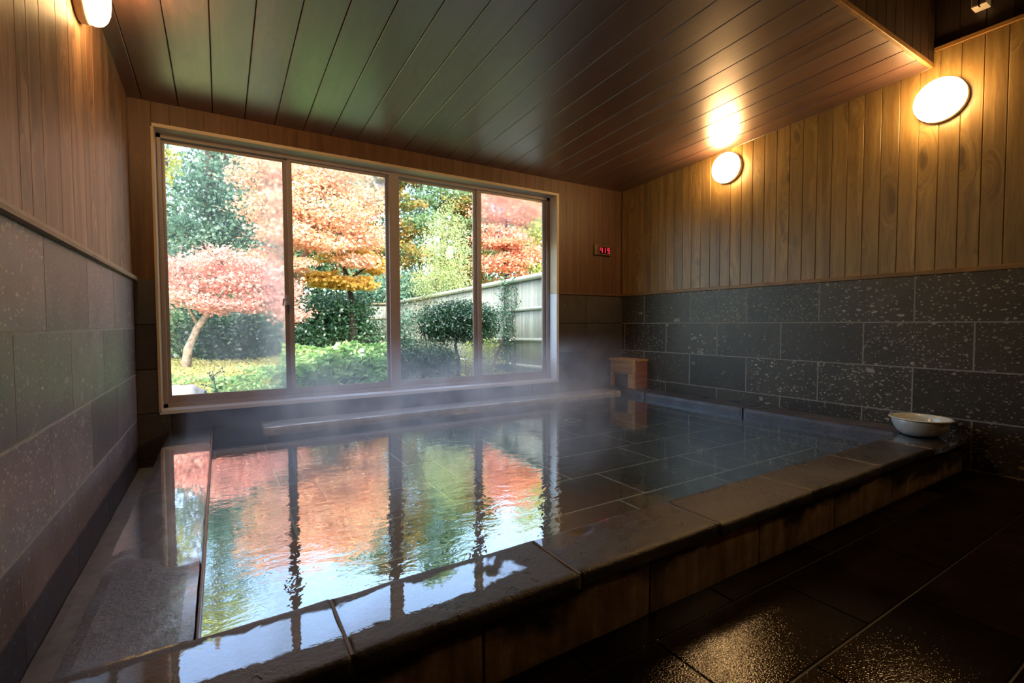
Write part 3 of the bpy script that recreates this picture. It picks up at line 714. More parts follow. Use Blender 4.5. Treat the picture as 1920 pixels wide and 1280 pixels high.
# ------------------------------------------------------------------ pale fitting in the recess
fit = thing('wall_fitting', 'small pale bracket fitting in the dark recess at the top right edge', 'fitting', (3.885, 1.01, 2.875))
bm = bbox((-0.03, -0.035, -0.09), (0.052, 0.035, 0.0), 0.006); link('fitting_body', bm, mat_plain('off_white_plastic', (0.6, 0.54, 0.46), 0.5), fit)
bm = bmesh.new(); box(bm, (-0.032, -0.004, -0.092), (-0.006, 0.002, -0.03)); link('slot', bm, m_scr, fit)

# ================================================================== GARDEN
def mat_leaf(name, cols, trans=0.35, gloss=0.0, rough=0.5):
    t = NT(name); r = t.n('NewGeometry').outputs['Random Per Island']
    ob = t.n('TexCoord').outputs['Object']
    n_ = len(cols)
    f = t.math('ADD', t.math('MULTIPLY', r, 0.55), t.math('MULTIPLY', t.ramp(t.noise(ob, 1.3, 3), [(0.3, 0.0), (0.7, 1.0)]), 0.45))
    col = t.ramp(f, [(i / (n_ - 1), c) for i, c in enumerate(cols)])
    d = t.n('BsdfDiffuse', {'Color': col}).outputs[0]; tl = t.n('BsdfTranslucent', {'Color': col}).outputs[0]
    sh = t.n('MixShader', {0: trans, 1: d, 2: tl}).outputs[0]
    if gloss: sh = t.n('MixShader', {0: gloss, 1: sh, 2: t.n('BsdfGlossy', {'Color': (1, 1, 1), 'Roughness': rough}).outputs[0]}).outputs[0]
    return t.done(sh)
def leaves_mesh(name, P, size, mat, parent=None, flat=0.0, aspect=0.55, droop=0.0, lobes=False):
    """one small folded blade per leaf"""
    n = len(P); P = np.asarray(P, float)
    s = size * rng.uniform(0.65, 1.35, (n, 1))
    nr = rng.normal(size=(n, 3)); nr[:, 2] += flat * 2.5; nr /= np.linalg.norm(nr, axis=1, keepdims=True)
    a = np.cross(nr, rng.normal(size=(n, 3))); a[:, 2] -= droop; a /= np.linalg.norm(a, axis=1, keepdims=True)
    b = np.cross(nr, a); b /= np.linalg.norm(b, axis=1, keepdims=True)
    tip, root = P + a * s, P - a * s * 0.8
    l, r = P + b * s * aspect + nr * s * 0.18, P - b * s * aspect + nr * s * 0.18
    V = np.stack([root, l, tip, r], 1).reshape(-1, 3)
    nf = n
    me = D.meshes.new(name); me.vertices.add(4 * n); me.vertices.foreach_set('co', V.astype(np.float32).ravel())
    me.loops.add(4 * nf); me.polygons.add(nf)
    me.loops.foreach_set('vertex_index', np.arange(4 * n, dtype=np.int32))
    me.polygons.foreach_set('loop_start', np.arange(0, 4 * nf, 4, dtype=np.int32))
    me.update(calc_edges=True); me.materials.append(mat)
    o = D.objects.new(name, me); C.objects.link(o)
    if parent: o.parent = parent
    return o
def clump_points(c, r, n, sub=26, subr=0.28, flat=1.0):
    """points gathered into twig-end sprays inside an ellipsoid"""
    c = np.array(c); r = np.array(r)
    d = rng.normal(size=(sub, 3)); d /= np.linalg.norm(d, axis=1, keepdims=True)
    cen = d * rng.uniform(0.35, 1.0, (sub, 1)) ** 0.6
    k = rng.integers(0, sub, n)
    g = rng.normal(size=(n, 3)) * subr * np.array([1, 1, flat])
    return c + (cen[k] + g * np.array([1, 1, 1])) * r, c + cen * r
m_bark = mat_plain('grey_brown_bark', (0.11, 0.08, 0.06), 0.9, 0, 0.25)
m_bark_d = mat_plain('dark_bark', (0.04, 0.028, 0.022), 0.9, 0, 0.25)
m_bark_p = mat_plain('pale_bark', (0.34, 0.26, 0.19), 0.9, 0, 0.25)  # paler bark for the orange and pink maples
def plant(name, label, cat, base, trunk_pts, r0, clumps, leafmat, leafsize, bark, group=None, subr=0.28, sub=26, flat=1.0, lflat=0.3, aspect=0.55, twigs=True, droop=0.0, r1=None, trunk_name='trunk'):
    o = thing(name, label, cat, base, group)
    inv = Matrix.Translation(base).inverted()
    bm = bmesh.new()
    pts = [Vector(p) for p in trunk_pts]; n = len(pts); r1 = r1 or r0 * 0.35
    tube(bm, pts, [r0 + (r1 - r0) * i / (n - 1) for i in range(n)], 8)
    allp = []
    for (c, r, cnt) in clumps:
        P, cen = clump_points(c, r, cnt, sub, subr, flat); allp.append(P)
        j = min(range(n), key=lambda q: (pts[q] - Vector(c)).length + (0.4 if q == 0 else 0)) if n > 2 else n - 1
        st = pts[max(0, j)]; en = Vector(c); mid = (st + en) / 2 + Vector((random.uniform(-.1, .1), random.uniform(-.1, .1), 0.08))
        rb = max(0.006, r0 * 0.35)
        tube(bm, [st, mid, en], [rb, rb * 0.7, rb * 0.4], 6)
        if twigs:
            for q in range(0, len(cen), 3):
                e = Vector(cen[q]); tube(bm, [mid.lerp(en, 0.5), (en + e) / 2 + Vector((0, 0, 0.03)), e], [rb * 0.4, rb * 0.28, rb * 0.12], 4, False)
    w = link(trunk_name, bm, bark, None, True); w.parent = o; w.matrix_parent_inverse = inv
    f = leaves_mesh('foliage', np.concatenate(allp), leafsize, leafmat, None, lflat, aspect, droop); f.parent = o; f.matrix_parent_inverse = inv
    return o
def gz(x, y): return 0.08 + 0.045 * max(0, y - 6) + 0.03 * math.sin(x * 1.3) * math.cos(y * 0.9)

# ground
bm = bmesh.new(); nx, ny = 90, 90; G = []
for j in range(ny + 1):
    row = []
    for i in range(nx + 1):
        x = -22 + 52 * i / nx; y = YB + 0.27 + (60 - YB) * (j / ny) ** 1.6
        row.append(bm.verts.new((x, y, gz(x, y) + 0.03 * mnoise.noise(Vector((x, y, 0)) * 1.3))))
    G.append(row)
for j in range(ny):
    for i in range(nx): bm.faces.new((G[j][i], G[j][i + 1], G[j + 1][i + 1], G[j + 1][i]))
r_ = bmesh.ops.extrude_face_region(bm, geom=list(bm.faces))
bmesh.ops.translate(bm, vec=(0, 0, -0.3), verts=[g for g in r_['geom'] if isinstance(g, bmesh.types.BMVert)])
bmesh.ops.recalc_face_normals(bm, faces=bm.faces)
t = NT('garden_soil_and_lawn'); ob, _ = t.coords(False)
col = t.ramp(t.noise(ob, 1.1, 6, 0.65), [(0.3, (0.10, 0.085, 0.04)), (0.5, (0.16, 0.19, 0.05)), (0.7, (0.36, 0.33, 0.11))])
m_ground = t.done(t.pbr(color=col, rough=0.9, normal=t.bump(t.noise(ob, 30, 5), 0.8, 0.02)))
struct(link('ground', bm, m_ground), 'garden ground')

# leaf colours
lf_orange = mat_leaf('orange_maple_leaves', [(0.34, 0.13, 0.08), (0.74, 0.36, 0.20), (0.86, 0.50, 0.38), (0.86, 0.58, 0.30), (0.86, 0.60, 0.52)])
lf_pink = mat_leaf('pink_maple_leaves', [(0.34, 0.13, 0.11), (0.72, 0.32, 0.25), (0.86, 0.48, 0.40), (0.74, 0.42, 0.24)])
lf_red = mat_leaf('red_maple_leaves', [(0.36, 0.12, 0.08), (0.76, 0.30, 0.18), (0.88, 0.50, 0.36), (0.86, 0.54, 0.30)])
lf_yellow = mat_leaf('golden_maple_leaves', [(0.55, 0.36, 0.08), (0.80, 0.50, 0.12), (0.88, 0.62, 0.20), (0.66, 0.55, 0.16)])
lf_green = mat_leaf('mid_green_leaves', [(0.06, 0.13, 0.06), (0.13, 0.23, 0.11), (0.24, 0.36, 0.19), (0.36, 0.46, 0.26)])
lf_blue = mat_leaf('blue_green_leaves', [(0.05, 0.11, 0.08), (0.10, 0.20, 0.14), (0.20, 0.33, 0.24), (0.38, 0.50, 0.38)])
lf_dark = mat_leaf('dark_shrub_leaves', [(0.010, 0.035, 0.018), (0.022, 0.065, 0.030), (0.045, 0.115, 0.055)], 0.2, 0.06, 0.35)
lf_shrub = mat_leaf('glossy_evergreen_leaves', [(0.02, 0.06, 0.03), (0.05, 0.13, 0.06), (0.10, 0.22, 0.11)], 0.2, 0.08, 0.3)
lf_lime = mat_leaf('lime_ground_leaves', [(0.06, 0.14, 0.05), (0.16, 0.30, 0.10), (0.32, 0.48, 0.19), (0.52, 0.62, 0.30)])
lf_willow = mat_leaf('yellow_green_willow_leaves', [(0.16, 0.26, 0.08), (0.32, 0.42, 0.16), (0.50, 0.55, 0.26), (0.62, 0.60, 0.30)])
lf_bronze = mat_leaf('bronze_green_leaves', [(0.10, 0.13, 0.04), (0.16, 0.20, 0.06), (0.38, 0.22, 0.07), (0.50, 0.24, 0.08)])
lf_ygreen = mat_leaf('sunny_yellow_green_leaves', [(0.25, 0.34, 0.08), (0.45, 0.50, 0.14), (0.62, 0.60, 0.14)])

def ctr(px, y):  # helper for placing things along the line of sight chosen when planning the garden
    return y * math.tan(0.55005 + math.atan((px - 960) / 891.8))

# big orange maple
y = 11.0; x = ctr(533, y)
plant('maple_tree', 'tall orange and coral maple filling the second pane, with pale trunk behind the mullion', 'tree', (x, y, gz(x, y)),
      [(x, y, gz(x, y) - 0.1), (x + 0.05, y, 1.2), (x + 0.25, y + 0.1, 1.9), (x + 0.6, y, 2.8), (x + 0.9, y, 3.8)], 0.13,
      [((0.75, y, 3.95), (0.55, 0.8, 0.40), 1612), ((1.5, y, 4.1), (0.75, 0.8, 0.42), 2356), ((2.25, y, 4.15), (0.8, 0.8, 0.42), 2356), ((2.8, y - 0.1, 3.6), (0.45, 0.7, 0.35), 1364),
       ((0.85, y - 0.2, 3.25), (0.55, 0.8, 0.34), 1612), ((1.55, y - 0.3, 3.4), (0.7, 0.8, 0.36), 2232), ((2.2, y - 0.4, 3.2), (0.65, 0.8, 0.36), 2108), ((2.75, y - 0.3, 2.85), (0.5, 0.7, 0.26), 1364),
       ((1.2, y - 0.5, 2.65), (0.6, 0.8, 0.26), 1612), ((1.95, y - 0.4, 2.6), (0.5, 0.7, 0.20), 1054), ((0.8, y, 2.25), (0.35, 0.7, 0.22), 806), ((2.55, y - 0.3, 2.3), (0.5, 0.6, 0.14), 806), ((1.35, y - 0.6, 2.1), (0.35, 0.5, 0.14), 558)],
      lf_orange, 0.037, m_bark_p, 'autumn maples', subr=0.26, sub=44, flat=0.75, lflat=0.5, aspect=0.7)
# slender dark-branched golden maple
y = 12.0; x = ctr(662, y)
plant('maple_tree', 'smaller golden-yellow maple with dark forked branches, low in the second pane', 'tree', (x, y, gz(x, y)),
      [(x, y, gz(x, y) - 0.1), (x - 0.02, y, 1.5), (x - 0.1, y, 2.0), (x - 0.28, y, 2.6), (x - 0.5, y, 3.1)], 0.085,
      [((x - 0.9, y - 0.6, 1.95), (0.65, 0.5, 0.16), 1500), ((x - 0.15, y - 0.6, 1.85), (0.6, 0.5, 0.18), 1500), ((x + 0.5, y - 0.4, 2.35), (0.45, 0.5, 0.2), 1100), ((x - 0.3, y - 0.3, 2.55), (0.7, 0.5, 0.2), 1200)],
      lf_yellow, 0.05, m_bark_d, 'autumn maples', subr=0.2, flat=0.6, lflat=0.7, aspect=0.7)
# pink maple, first pane
y = 9.0; x = ctr(352, y)
plant('maple_tree', 'low spreading pink maple with a leaning trunk, behind the leftmost pane', 'tree', (x, y, gz(x, y)),
      [(x - 0.05, y, gz(x, y) - 0.1), (x, y, 0.55), (x + 0.14, y, 0.9), (x + 0.42, y, 1.3), (x + 0.65, y, 1.6)], 0.075,
      [((-0.5, y, 1.72), (0.4, 0.6, 0.22), 1210), ((0.0, y - 0.2, 1.92), (0.45, 0.6, 0.20), 1430), ((0.5, y - 0.1, 1.82), (0.4, 0.6, 0.18), 1210), ((0.85, y - 0.1, 1.5), (0.35, 0.6, 0.20), 1210), ((0.2, y - 0.2, 1.58), (0.5, 0.6, 0.18), 1320), ((-0.35, y - 0.3, 1.38), (0.5, 0.6, 0.18), 1210),
       ((1.0, y - 0.3, 1.12), (0.24, 0.5, 0.2), 825), ((0.55, y - 0.3, 1.26), (0.4, 0.5, 0.15), 935), ((-0.8, y, 1.45), (0.4, 0.5, 0.28), 880), ((0.05, y - 0.4, 1.2), (0.4, 0.5, 0.12), 660)],
      lf_pink, 0.030, m_bark_p, 'autumn maples', subr=0.30, sub=40, flat=0.8, lflat=0.5, aspect=0.6)
# red maple seen in the right pane
y = 14.0; x = ctr(950, y)
plant('maple_tree', 'red-orange maple with dark trunk rising above the fence in the rightmost pane', 'tree', (x, y, gz(x, y)),
      [(x, y, gz(x, y) - 0.1), (x, y, 2.0), (x + 0.05, y, 3.2), (x, y, 4.4)], 0.13,
      [((x - 0.1, y, 4.7), (1.1, 0.8, 0.5), 3200), ((x - 0.5, y - 0.4, 3.7), (0.8, 0.8, 0.35), 2300), ((x + 0.6, y - 0.2, 3.3), (0.6, 0.7, 0.4), 1700), ((x - 0.3, y - 0.4, 2.9), (0.8, 0.7, 0.3), 2000), ((x + 0.2, y - 0.5, 2.3), (0.7, 0.7, 0.28), 1500), ((x, y, 5.3), (0.7, 0.8, 0.3), 900)],
      lf_red, 0.055, m_bark_d, 'autumn maples', subr=0.28, sub=40, flat=0.6, lflat=0.7, aspect=0.7)
# grey-green tree top left with pale branches
y = 14.5; x = ctr(392, y)
plant('evergreen_tree', 'tall blue-green tree with bare pale branches, upper left pane', 'tree', (x, y, gz(x, y)),
      [(x, y, gz(x, y) - 0.1), (x, y, 2.5), (x + 0.1, y, 5.0), (x, y, 8.0)], 0.16,
      [((x + 0.2, y, 4.3), (1.0, 1.2, 0.7), 3200), ((x - 0.3, y, 3.2), (0.7, 1.0, 0.4), 1800), ((x + 0.5, y, 5.3), (1.0, 1.2, 0.55), 1700), ((x + 0.2, y, 6.6), (1.1, 1.2, 0.6), 900), ((x + 0.9, y, 3.4), (0.7, 0.9, 0.5), 1700)],
      lf_blue, 0.06, m_bark, 'background evergreens', subr=0.24, sub=34, lflat=0.2)
y = 12.0; x = ctr(300, y)
plant('evergreen_tree', 'yellow-green leafy boughs in the top corner of the leftmost pane', 'tree', (x, y, gz(x, y)),
      [(x, y, gz(x, y) - 0.1), (x, y, 3), (x + 0.1, y, 6.5)], 0.12,
      [((x + 0.25, y, 5.5), (0.4, 0.8, 0.45), 800), ((x + 0.9, y, 5.75), (0.6, 0.7, 0.3), 800), ((x + 0.2, y, 4.3), (0.22, 0.6, 0.4), 300)],
      lf_ygreen, 0.055, m_bark, 'background evergreens', subr=0.25)
# trees above the fence, third pane
y = 17.0
for px, hgt, lm, lab, rad in ((745, 8.2, lf_bronze, 'bronze-tinged tree behind the thick central mullion', 1.6), (830, 9.0, lf_green, 'tall mid-green tree filling the top of the third pane', 1.9), (885, 7.0, lf_bronze, 'rust and green tree behind the mullion right of the third pane', 1.4)):
    x = ctr(px, y)
    cl = []
    for k in range(7):
        z = 2.4 + (hgt - 2.4) * k / 6; rr = rad * (1.0 - 0.09 * k)
        cl.append(((x + random.uniform(-.5, .5), y + random.uniform(-.4, .4), z), (rr, rr * 0.8, 0.45), 1500))
    plant('evergreen_tree', lab, 'tree', (x, y, gz(x, y)), [(x, y, gz(x, y) - 0.1), (x, y, 3), (x + 0.1, y, hgt)], 0.16, cl, lm, 0.075, m_bark_d, 'background evergreens', subr=0.2, sub=30, flat=0.8, lflat=0.3)
# right edge yellow green tree
y = 15.5; x = ctr(1020, y)
plant('evergreen_tree', 'sunny yellow-green tree at the right edge of the rightmost pane', 'tree', (x, y, gz(x, y)),
      [(x, y, gz(x, y) - 0.1), (x, y, 3), (x, y, 6)], 0.15,
      [((x, y, 3.0), (1.2, 1, 0.8), 2400), ((x - 0.2, y, 4.2), (1.2, 1, 0.7), 2200), ((x - 0.2, y, 5.6), (1.4, 1, 0.8), 2200), ((x, y, 7.0), (1.3, 1, 0.8), 1500)], lf_ygreen, 0.075, m_bark_d, 'background evergreens')
# far row
for k, (px, yy_, hgt, lm, lab) in enumerate(((335, 21, 5.2, lf_green, 'distant green tree low at the far left of the garden'), (480, 20, 6.6, lf_green, 'distant tall tree between the pink and orange maples'), (600, 21, 6.8, lf_blue, 'distant dark tree behind the orange maple crown'),
     (690, 20, 9.0, lf_green, 'distant green tree behind the golden maple'), (790, 23, 10.5, lf_blue, 'farthest tall tree above the fence in the third pane'), (905, 22, 9.5, lf_green, 'distant tree behind the red maple'), (985, 22, 8.5, lf_bronze, 'distant bronze tree behind the red maple trunk'), (1060, 20, 8.0, lf_green, 'distant green tree beyond the right end of the window'), (240, 19, 6.5, lf_blue, 'distant blue-green tree beyond the left end of the window'))):
    x = ctr(px, yy_); cl = []
    nn = 6 if hgt > 6 else 4
    for q in range(nn):
        z = 1.2 + (hgt - 1.4) * q / (nn - 1); rr = 2.0 * (1.0 - 0.08 * q)
        cl.append(((x + random.uniform(-.6, .6), yy_ + random.uniform(-.4, .4), z), (rr, rr * 0.7, 0.85), 1500))
    plant('evergreen_tree', lab, 'tree', (x, yy_, gz(x, yy_)), [(x, yy_, gz(x, yy_) - 0.1), (x, yy_, 2), (x, yy_, hgt)], 0.18, cl, lm, 0.10, m_bark_d, 'distant trees', subr=0.3, sub=24, twigs=False)

# shrubs
def shrub(name, label, x, y, clumps, lm, size, bark=m_bark_d, group=None, **k):
    z = gz(x, y)
    return plant(name, label, 'shrub', (x, y, z), [(x, y, z - 0.05), (x + 0.02, y, z + 0.2), (x, y, z + 0.45)], 0.03, clumps, lm, size, bark, group, trunk_name='stem', **k)
y = 12.6; x = ctr(625, y)
shrub('evergreen_shrub', 'large glossy dark green shrub left of the fence end, second pane', x, y,
      [((x - 0.45, y, 0.95), (0.7, 0.6, 0.5), 3800), ((x + 0.35, y, 1.0), (0.65, 0.6, 0.55), 3800), ((x, y - 0.2, 1.3), (0.65, 0.6, 0.3), 2200), ((x + 0.5, y - 0.2, 0.6), (0.6, 0.6, 0.35), 1800), ((x - 0.4, y - 0.2, 0.5), (0.6, 0.6, 0.35), 1800)], lf_shrub, 0.045, group='clipped evergreen shrubs', subr=0.3, twigs=False)
y = 10.4; x = ctr(425, y)
shrub('evergreen_shrub', 'dark rounded hedge under the pink maple, leftmost pane', x, y,
      [((x - 0.3, y, 0.65), (0.45, 0.5, 0.42), 3500), ((x + 0.25, y, 0.72), (0.5, 0.5, 0.45), 3500), ((x + 0.6, y + 0.3, 0.7), (0.35, 0.5, 0.4), 2000)], lf_dark, 0.042, group='clipped evergreen shrubs', subr=0.3, twigs=False)
y = 10.5; x = ctr(330, y)
shrub('evergreen_shrub', 'mid green bush at the far left edge behind the pink maple trunk', x, y,
      [((x, y, 0.75), (0.35, 0.5, 0.4), 1800), ((x - 0.5, y, 0.9), (0.5, 0.5, 0.5), 2000)], lf_green, 0.04, subr=0.3, twigs=False)
y = 14.6; x = ctr(745, y)
shrub('evergreen_shrub', 'blue-green shrub mass rising behind the fence corner', x, y,
      [((x - 0.7, y, 1.7), (0.8, 0.6, 0.65), 3000), ((x + 0.3, y, 1.9), (0.9, 0.6, 0.6), 3200), ((x + 1.2, y, 1.8), (0.7, 0.6, 0.5), 2200), ((x, y, 1.0), (1.4, 0.5, 0.5), 1800)], lf_blue, 0.055, subr=0.26, twigs=False)
# feathery willow/bamboo over the fence
y = 10.2; x = ctr(835, y)
shrub('feathery_shrub', 'pale feathery shrub with fine leaves arching over the fence in the third pane', x, y,
      [((x, y, 2.6), (0.5, 0.5, 0.7), 3400), ((x - 0.25, y, 1.9), (0.5, 0.5, 0.4), 2200), ((x + 0.3, y, 2.0), (0.45, 0.5, 0.5), 2400), ((x + 0.05, y, 3.3), (0.3, 0.4, 0.4), 900)], lf_willow, 0.03, m_bark, None, subr=0.3, aspect=0.3, droop=0.5)
# topiary with dark leaves
y = 6.5; x = ctr(857, y)
plant('topiary_tree', 'dark umbrella-shaped clipped tree standing before the fence', 'tree', (x, y, gz(x, y)),
      [(x + 0.02, y, gz(x, y) - 0.1), (x + 0.02, y, 0.35), (x - 0.03, y, 0.6), (x + 0.03, y, 0.85)], 0.035,
      [((x - 0.32, y, 0.92), (0.26, 0.3, 0.2), 5600), ((x + 0.02, y - 0.05, 1.0), (0.34, 0.35, 0.22), 8000), ((x + 0.36, y, 0.93), (0.28, 0.3, 0.2), 5600), ((x + 0.1, y, 0.8), (0.36, 0.3, 0.14), 4000), ((x - 0.1, y, 1.14), (0.3, 0.3, 0.1), 1000)],
      lf_dark, 0.022, m_bark_d, subr=0.34, sub=40, aspect=0.4)
y = 6.3; x = ctr(792, y)
shrub('low_dark_shrub', 'low dark needle-leaved shrub beneath the umbrella tree', x, y,
      [((x - 0.28, y, 0.42), (0.28, 0.28, 0.18), 6500), ((x + 0.1, y, 0.42), (0.30, 0.28, 0.19), 7000), ((x + 0.36, y, 0.35), (0.2, 0.25, 0.16), 3500)], lf_dark, 0.02, subr=0.34, sub=36, aspect=0.35)
y = 6.6; x = ctr(760, y)
shrub('hazy_shrub', 'pale blue-green airy bush left of the umbrella tree', x, y, [((x, y, 0.85), (0.13, 0.2, 0.3), 700), ((x + 0.1, y + 0.3, 0.6), (0.2, 0.2, 0.2), 500)], lf_blue, 0.022)

# leafy ground cover: uncountable sprays
def cover(name, label, xs_, ys_, n, lm, size, hmax, flat=0.6, dens=None):
    P = []
    while len(P) < n:
        x = random.uniform(*xs_); y = random.uniform(*ys_)
        h = mnoise.noise(Vector((x * 1.4, y * 1.4, 2))) * 0.5 + 0.55
        if dens and not dens(x, y): continue
        P.append((x, y, gz(x, y) + hmax * h * random.uniform(0.15, 1.0) ** 0.6))
    o = leaves_mesh(name, P, size, lm, None, flat, 0.6); tag(o, label, 'plants', kind='stuff'); return o
cover('broadleaf_ground_cover', 'bright green broad-leaved plants filling the bottom of the second pane', (0.3, 2.5), (5.2, 9.0), 7000, lf_lime, 0.062, 0.55, dens=lambda x, y: 0.10 * y < x < 0.30 * y + 0.1)
cover('broadleaf_ground_cover', 'low green plants at the foot of the leftmost pane', (-1.0, 1.1), (5.4, 8.0), 3200, lf_lime, 0.034, 0.24, dens=lambda x, y: random.random() < 0.25 + 0.75 * (x + 1) / 2 and mnoise.noise(Vector((x * 1.6, y * 1.6, 9))) > -0.1)
lf_lawn = mat_leaf('dry_sunlit_lawn_blades', [(0.26, 0.32, 0.09), (0.46, 0.46, 0.16), (0.66, 0.54, 0.28)])
cover('lawn_tufts', 'sunlit yellowish lawn under the pink maple', (-2.2, 2.0), (5.0, 11.5), 26000, lf_lawn, 0.022, 0.09, 0.0)
cover('fallen_leaf_litter', 'fallen orange leaves and litter on the bare ground along the fence', (2.2, 4.1), (6.4, 13.0), 2600, lf_bronze, 0.03, 0.05, 1.0)

# upright sapling and big leaf by the sill
def small_plant(label, x, y, h, lm, n, size, bark, nm='seedling'):
    z = gz(x, y); o = thing(nm, label, 'plant', (x, y, z)); inv = Matrix.Translation((x, y, z)).inverted()
    bm = bmesh.new(); pts = [(x, y, z - 0.05), (x + 0.01, y, z + h * 0.5), (x - 0.015, y, z + h)]; tube(bm, pts, [0.008, 0.006, 0.003], 6)
    P = []
    for k in range(9):
        a = k * 2.4; zz = z + h * (0.25 + 0.08 * k); L = 0.13 * (1 - 0.05 * k)
        e = Vector((x + math.cos(a) * L, y + math.sin(a) * L, zz + 0.05)); tube(bm, [(x, y, zz), tuple(e)], [0.004, 0.0015], 5)
        for q in range(n): P.append(tuple(Vector((x, y, zz)).lerp(e, random.uniform(0.4, 1.1)) + Vector((random.gauss(0, .015), random.gauss(0, .015), random.gauss(0, .012)))))
    w = link('stem', bm, bark, None, True); w.parent = o; w.matrix_parent_inverse = inv
    f = leaves_mesh('foliage', P, size, lm, None, 0.6, 0.5); f.parent = o; f.matrix_parent_inverse = inv
    return o
y = 5.4; small_plant('upright dark-stemmed seedling in front of the lawn, lower left pane', ctr(400, y), y, 0.40, lf_dark, 7, 0.020, m_bark_d)
y = 5.2; small_plant('young green plant with broad leaves just outside the leftmost pane', ctr(425, y), y, 0.14, lf_shrub, 6, 0.035, m_bark)
y = 7.2; small_plant('pale green seedling near the foot of the stake', ctr(872, y), y, 0.30, lf_green, 5, 0.02, m_bark)
y = 5.9; small_plant('arching stem leaning over the green plants beside the lamp post', ctr(692, y), y, 0.5, lf_lime, 5, 0.035, m_bark)

# climber on the fence
yv = 6.75; P = []
bm = bmesh.new()
for k in range(7):
    yy0 = yv + random.uniform(-0.28, 0.28); pts = [(4.14, yy0, 0.2)]
    for q in range(1, 9): pts.append((4.14 + random.uniform(-0.02, 0.01), yy0 + 0.06 * math.sin(q * 1.1 + k) + random.uniform(-.03, .03), 0.2 + q * 0.175))
    tube(bm, pts, 0.004, 5)
    for p in pts:
        for q in range(17): P.append((p[0] - abs(random.gauss(0, 0.03)), p[1] + random.gauss(0, 0.07), p[2] + random.gauss(0, 0.09)))
vine = thing('climbing_vine', 'dark-leaved vine climbing the bamboo fence in the rightmost pane', 'vine', (4.14, yv, 0.2))
inv = Matrix.Translation((4.14, yv, 0.2)).inverted()
w = link('stem', bm, m_bark_d, None, True); w.parent = vine; w.matrix_parent_inverse = inv
f = leaves_mesh('foliage', P, 0.022, lf_shrub, None, 0.2, 0.6); f.parent = vine; f.matrix_parent_inverse = inv
y = 7.4; x = 3.85
shrub('evergreen_shrub', 'yellowish green bush at the foot of the fence behind the stake', x, y, [((x, y, 0.55), (0.22, 0.4, 0.25), 900), ((x, y - 0.2, 0.3), (0.2, 0.4, 0.2), 500)], lf_ygreen, 0.025)

# ------------------------------------------------------------------ bamboo fences
m_cane = NT('bamboo_canes'); t = m_cane; v, r = t.coords(); ob, _ = t.coords(False)
col = t.ramp(t.noise(t.scale(v, (30, 30, 1.2)), 1.0, 4), [(0.3, (0.24, 0.27, 0.23)), (0.6, (0.36, 0.38, 0.31)), (0.8, (0.42, 0.41, 0.32))])
col = t.n('HueSaturation', {'Color': col, 'Value': t.math('ADD', 0.8, t.math('MULTIPLY', r, 0.35))}).outputs[0]
spot = t.ramp(t.noise(ob, 55, 2), [(0.66, 0.0), (0.72, 0.7)])
col = t.mix(spot, col, (0.10, 0.09, 0.06))
m_cane = t.done(t.pbr(color=col, rough=0.45, normal=t.bump(t.noise(t.scale(v, (30, 30, 1.2)), 1.0, 4), 0.3, 0.003)))
m_rail = mat_plain('bamboo_rail', (0.42, 0.45, 0.36), 0.4); m_post = mat_plain('weathered_post', (0.28, 0.30, 0.30), 0.7)
m_batten = mat_plain('dark_batten', (0.22, 0.15, 0.08), 0.6)
def fence(label, A, B, zt0, zt1, rails, side, cane_r, rail_mat, posts):
    A, B = Vector(A), Vector(B); L = (B - A).length; u = (B - A) / L; n = Vector((-u.y, u.x, 0)) * side
    o = thing('bamboo_fence', label, 'fence', (*A, 0.1), None); inv = Matrix.Translation((*A, 0.1)).inverted()
    A3, u3, n3 = Vector((*A, 0)), Vector((*u, 0)), n
    def add(nm, bm, m, sm=True):
        w = link(nm, bm, m, None, sm); w.parent = o; w.matrix_parent_inverse = inv
    bm = bmesh.new(); s = cane_r
    while s < L - cane_r / 2:
        z1 = zt0 + (zt1 - zt0) * s / L; c = A3 + u3 * s
        tube(bm, [c + Vector((0, 0, 0.0)), c + Vector((0, 0, z1 - 0.02))], cane_r * 0.98, 6); s += cane_r * 2
    add('cane_panel', bm, m_cane)
    for dz, rr in rails:
        bm = bmesh.new(); p0 = A3 + n3 * (cane_r + rr * 0.6) + Vector((0, 0, zt0 - dz)); p1 = A3 + u3 * L + n3 * (cane_r + rr * 0.6) + Vector((0, 0, zt1 - dz))
        K = max(4, int(L / 0.35)); pts = [p0.lerp(p1, k / K) for k in range(K + 1)]
        tube(bm, pts, [rr * (1.0 + 0.06 * (k % 2)) for k in range(K + 1)], 10); add('rail', bm, rail_mat)
    for s in posts:
        c = A3 + u3 * s + n3 * 0.0; bm = bmesh.new(); tube(bm, [c, c + Vector((0, 0, zt0 + 0.03))], 0.045, 10); add('post', bm, m_post)
    return o
fence('long pale green bamboo fence running away from the window at the right', (4.2, 5.6), (4.2, 13.55), 1.66, 1.50, ((0.0, 0.042), (0.49, 0.028), (0.98, 0.028), (1.40, 0.028)), 1, 0.014, m_rail, (0.30, 7.9))
fence('short cream return of the bamboo fence with four dark battens, second pane', (4.15, 13.5), (3.50, 13.5), 1.50, 1.48, ((0.0, 0.028), (0.42, 0.013), (0.84, 0.013), (1.24, 0.013)), 1, 0.014, m_batten, (0.0,))
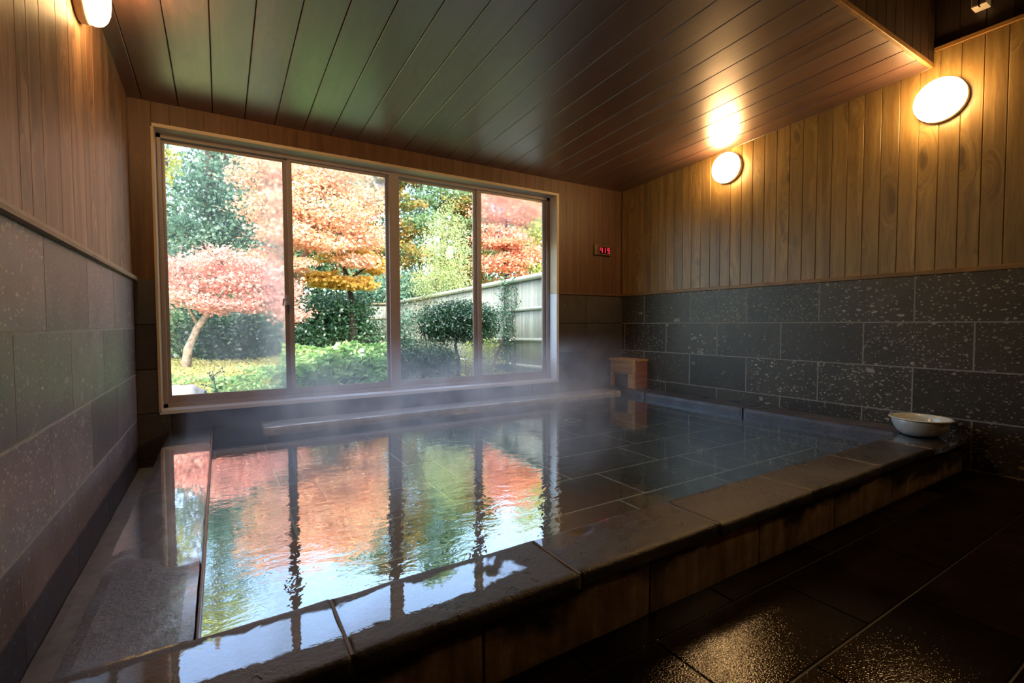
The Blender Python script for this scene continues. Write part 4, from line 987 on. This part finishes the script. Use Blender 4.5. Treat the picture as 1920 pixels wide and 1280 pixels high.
# leaning stake, path light, stone, gate hook
o = bmesh.new(); p0 = Vector((ctr(914, 6.2), 6.2, 0.10)); p1 = Vector((4.12, 6.98, 0.70)); tube(o, [p0, p1], 0.022, 6)
tag(link('wooden_stake', o, m_bark_d), 'dark wooden stake leaning against the bamboo fence', 'stake')
y = 6.6; x = ctr(678, y); pl_ = thing('path_light', 'small white-topped path light post among the green plants', 'garden light', (x, y, gz(x, y)))
bm = bmesh.new(); lathe(bm, [(0.001, 0), (0.022, 0), (0.022, 0.40), (0.001, 0.40)], (0, 0, 0), 'z', 20); link('post', bm, mat_plain('grey_post', (0.45, 0.45, 0.42), 0.5), pl_, True)
bm = bmesh.new(); lathe(bm, [(0.001, 0.401), (0.030, 0.401), (0.030, 0.445), (0.020, 0.46), (0.001, 0.46)], (0, 0, 0), 'z', 20); link('cap', bm, mat_plain('white_cap', (0.85, 0.82, 0.75), 0.4), pl_, True)
y = 5.6; x = ctr(332, y); bm = bmesh.new(); bmesh.ops.create_icosphere(bm, subdivisions=4, radius=1)
for v_ in bm.verts:
    v_.co *= 1 + 0.18 * mnoise.noise(v_.co * 2); v_.co = Vector((v_.co.x * 0.22, v_.co.y * 0.16, v_.co.z * 0.10)) + Vector((x, y, 0.24))
tag(link('garden_stone', bm, mat_stone('pale_garden_rock', (0.25, 0.23, 0.2), (0.42, 0.4, 0.36), (0.5, 0.5, 0.46), island=False), None, True), 'pale rounded stone at the bottom left corner of the garden', 'rock')

# ------------------------------------------------------------------ steam over the water
def mat_steam():
    t = NT('steam'); ob = t.n('TexCoord').outputs['Object']; sep = t.n('SeparateXYZ', {'Vector': ob})
    n1 = t.noise(t.scale(ob, (1, 1, 0.85)), 2.6, 5, 0.6, 1.2)
    z = sep.outputs['Z']; x = sep.outputs['X']; y = sep.outputs['Y']
    fz = t.n('MapRange', {'Value': z, 1: 0.18, 2: 0.86, 3: 1.0, 4: 0.0}, interpolation_type='SMOOTHSTEP').outputs[0]
    fy = t.n('MapRange', {'Value': y, 1: 2.5, 2: 3.6, 3: 0.0, 4: 1.0}, interpolation_type='SMOOTHSTEP').outputs[0]
    fx = t.n('MapRange', {'Value': x, 1: -0.2, 2: 0.9, 3: 0.15, 4: 1.0}, interpolation_type='SMOOTHSTEP').outputs[0]
    fx2 = t.n('MapRange', {'Value': x, 1: 2.75, 2: 3.45, 3: 1.0, 4: 0.02}, interpolation_type='SMOOTHSTEP').outputs[0]
    d = t.math('MULTIPLY', t.math('MULTIPLY', fz, fy), t.math('MULTIPLY', fx, fx2))
    nn = t.ramp(n1, [(0.42, 0.0), (0.72, 1.0)])
    d = t.math('MULTIPLY', d, t.math('ADD', t.math('MULTIPLY', nn, 1.5), 0.12))
    s = t.n('VolumeScatter', {'Color': (0.74, 0.84, 1.0), 'Density': t.math('MULTIPLY', d, 2.4), 'Anisotropy': 0.2})
    t.t.links.new(s.outputs[0], t.out.inputs['Volume'])
    return t.m
bm = bmesh.new(); box(bm, (-0.2, 2.2, WATER + 0.004), (3.90, YB - 0.01, 0.86))
st = link('steam', bm, mat_steam()); tag(st, 'thin wisps of steam drifting over the far side of the bath', 'steam', kind='stuff')
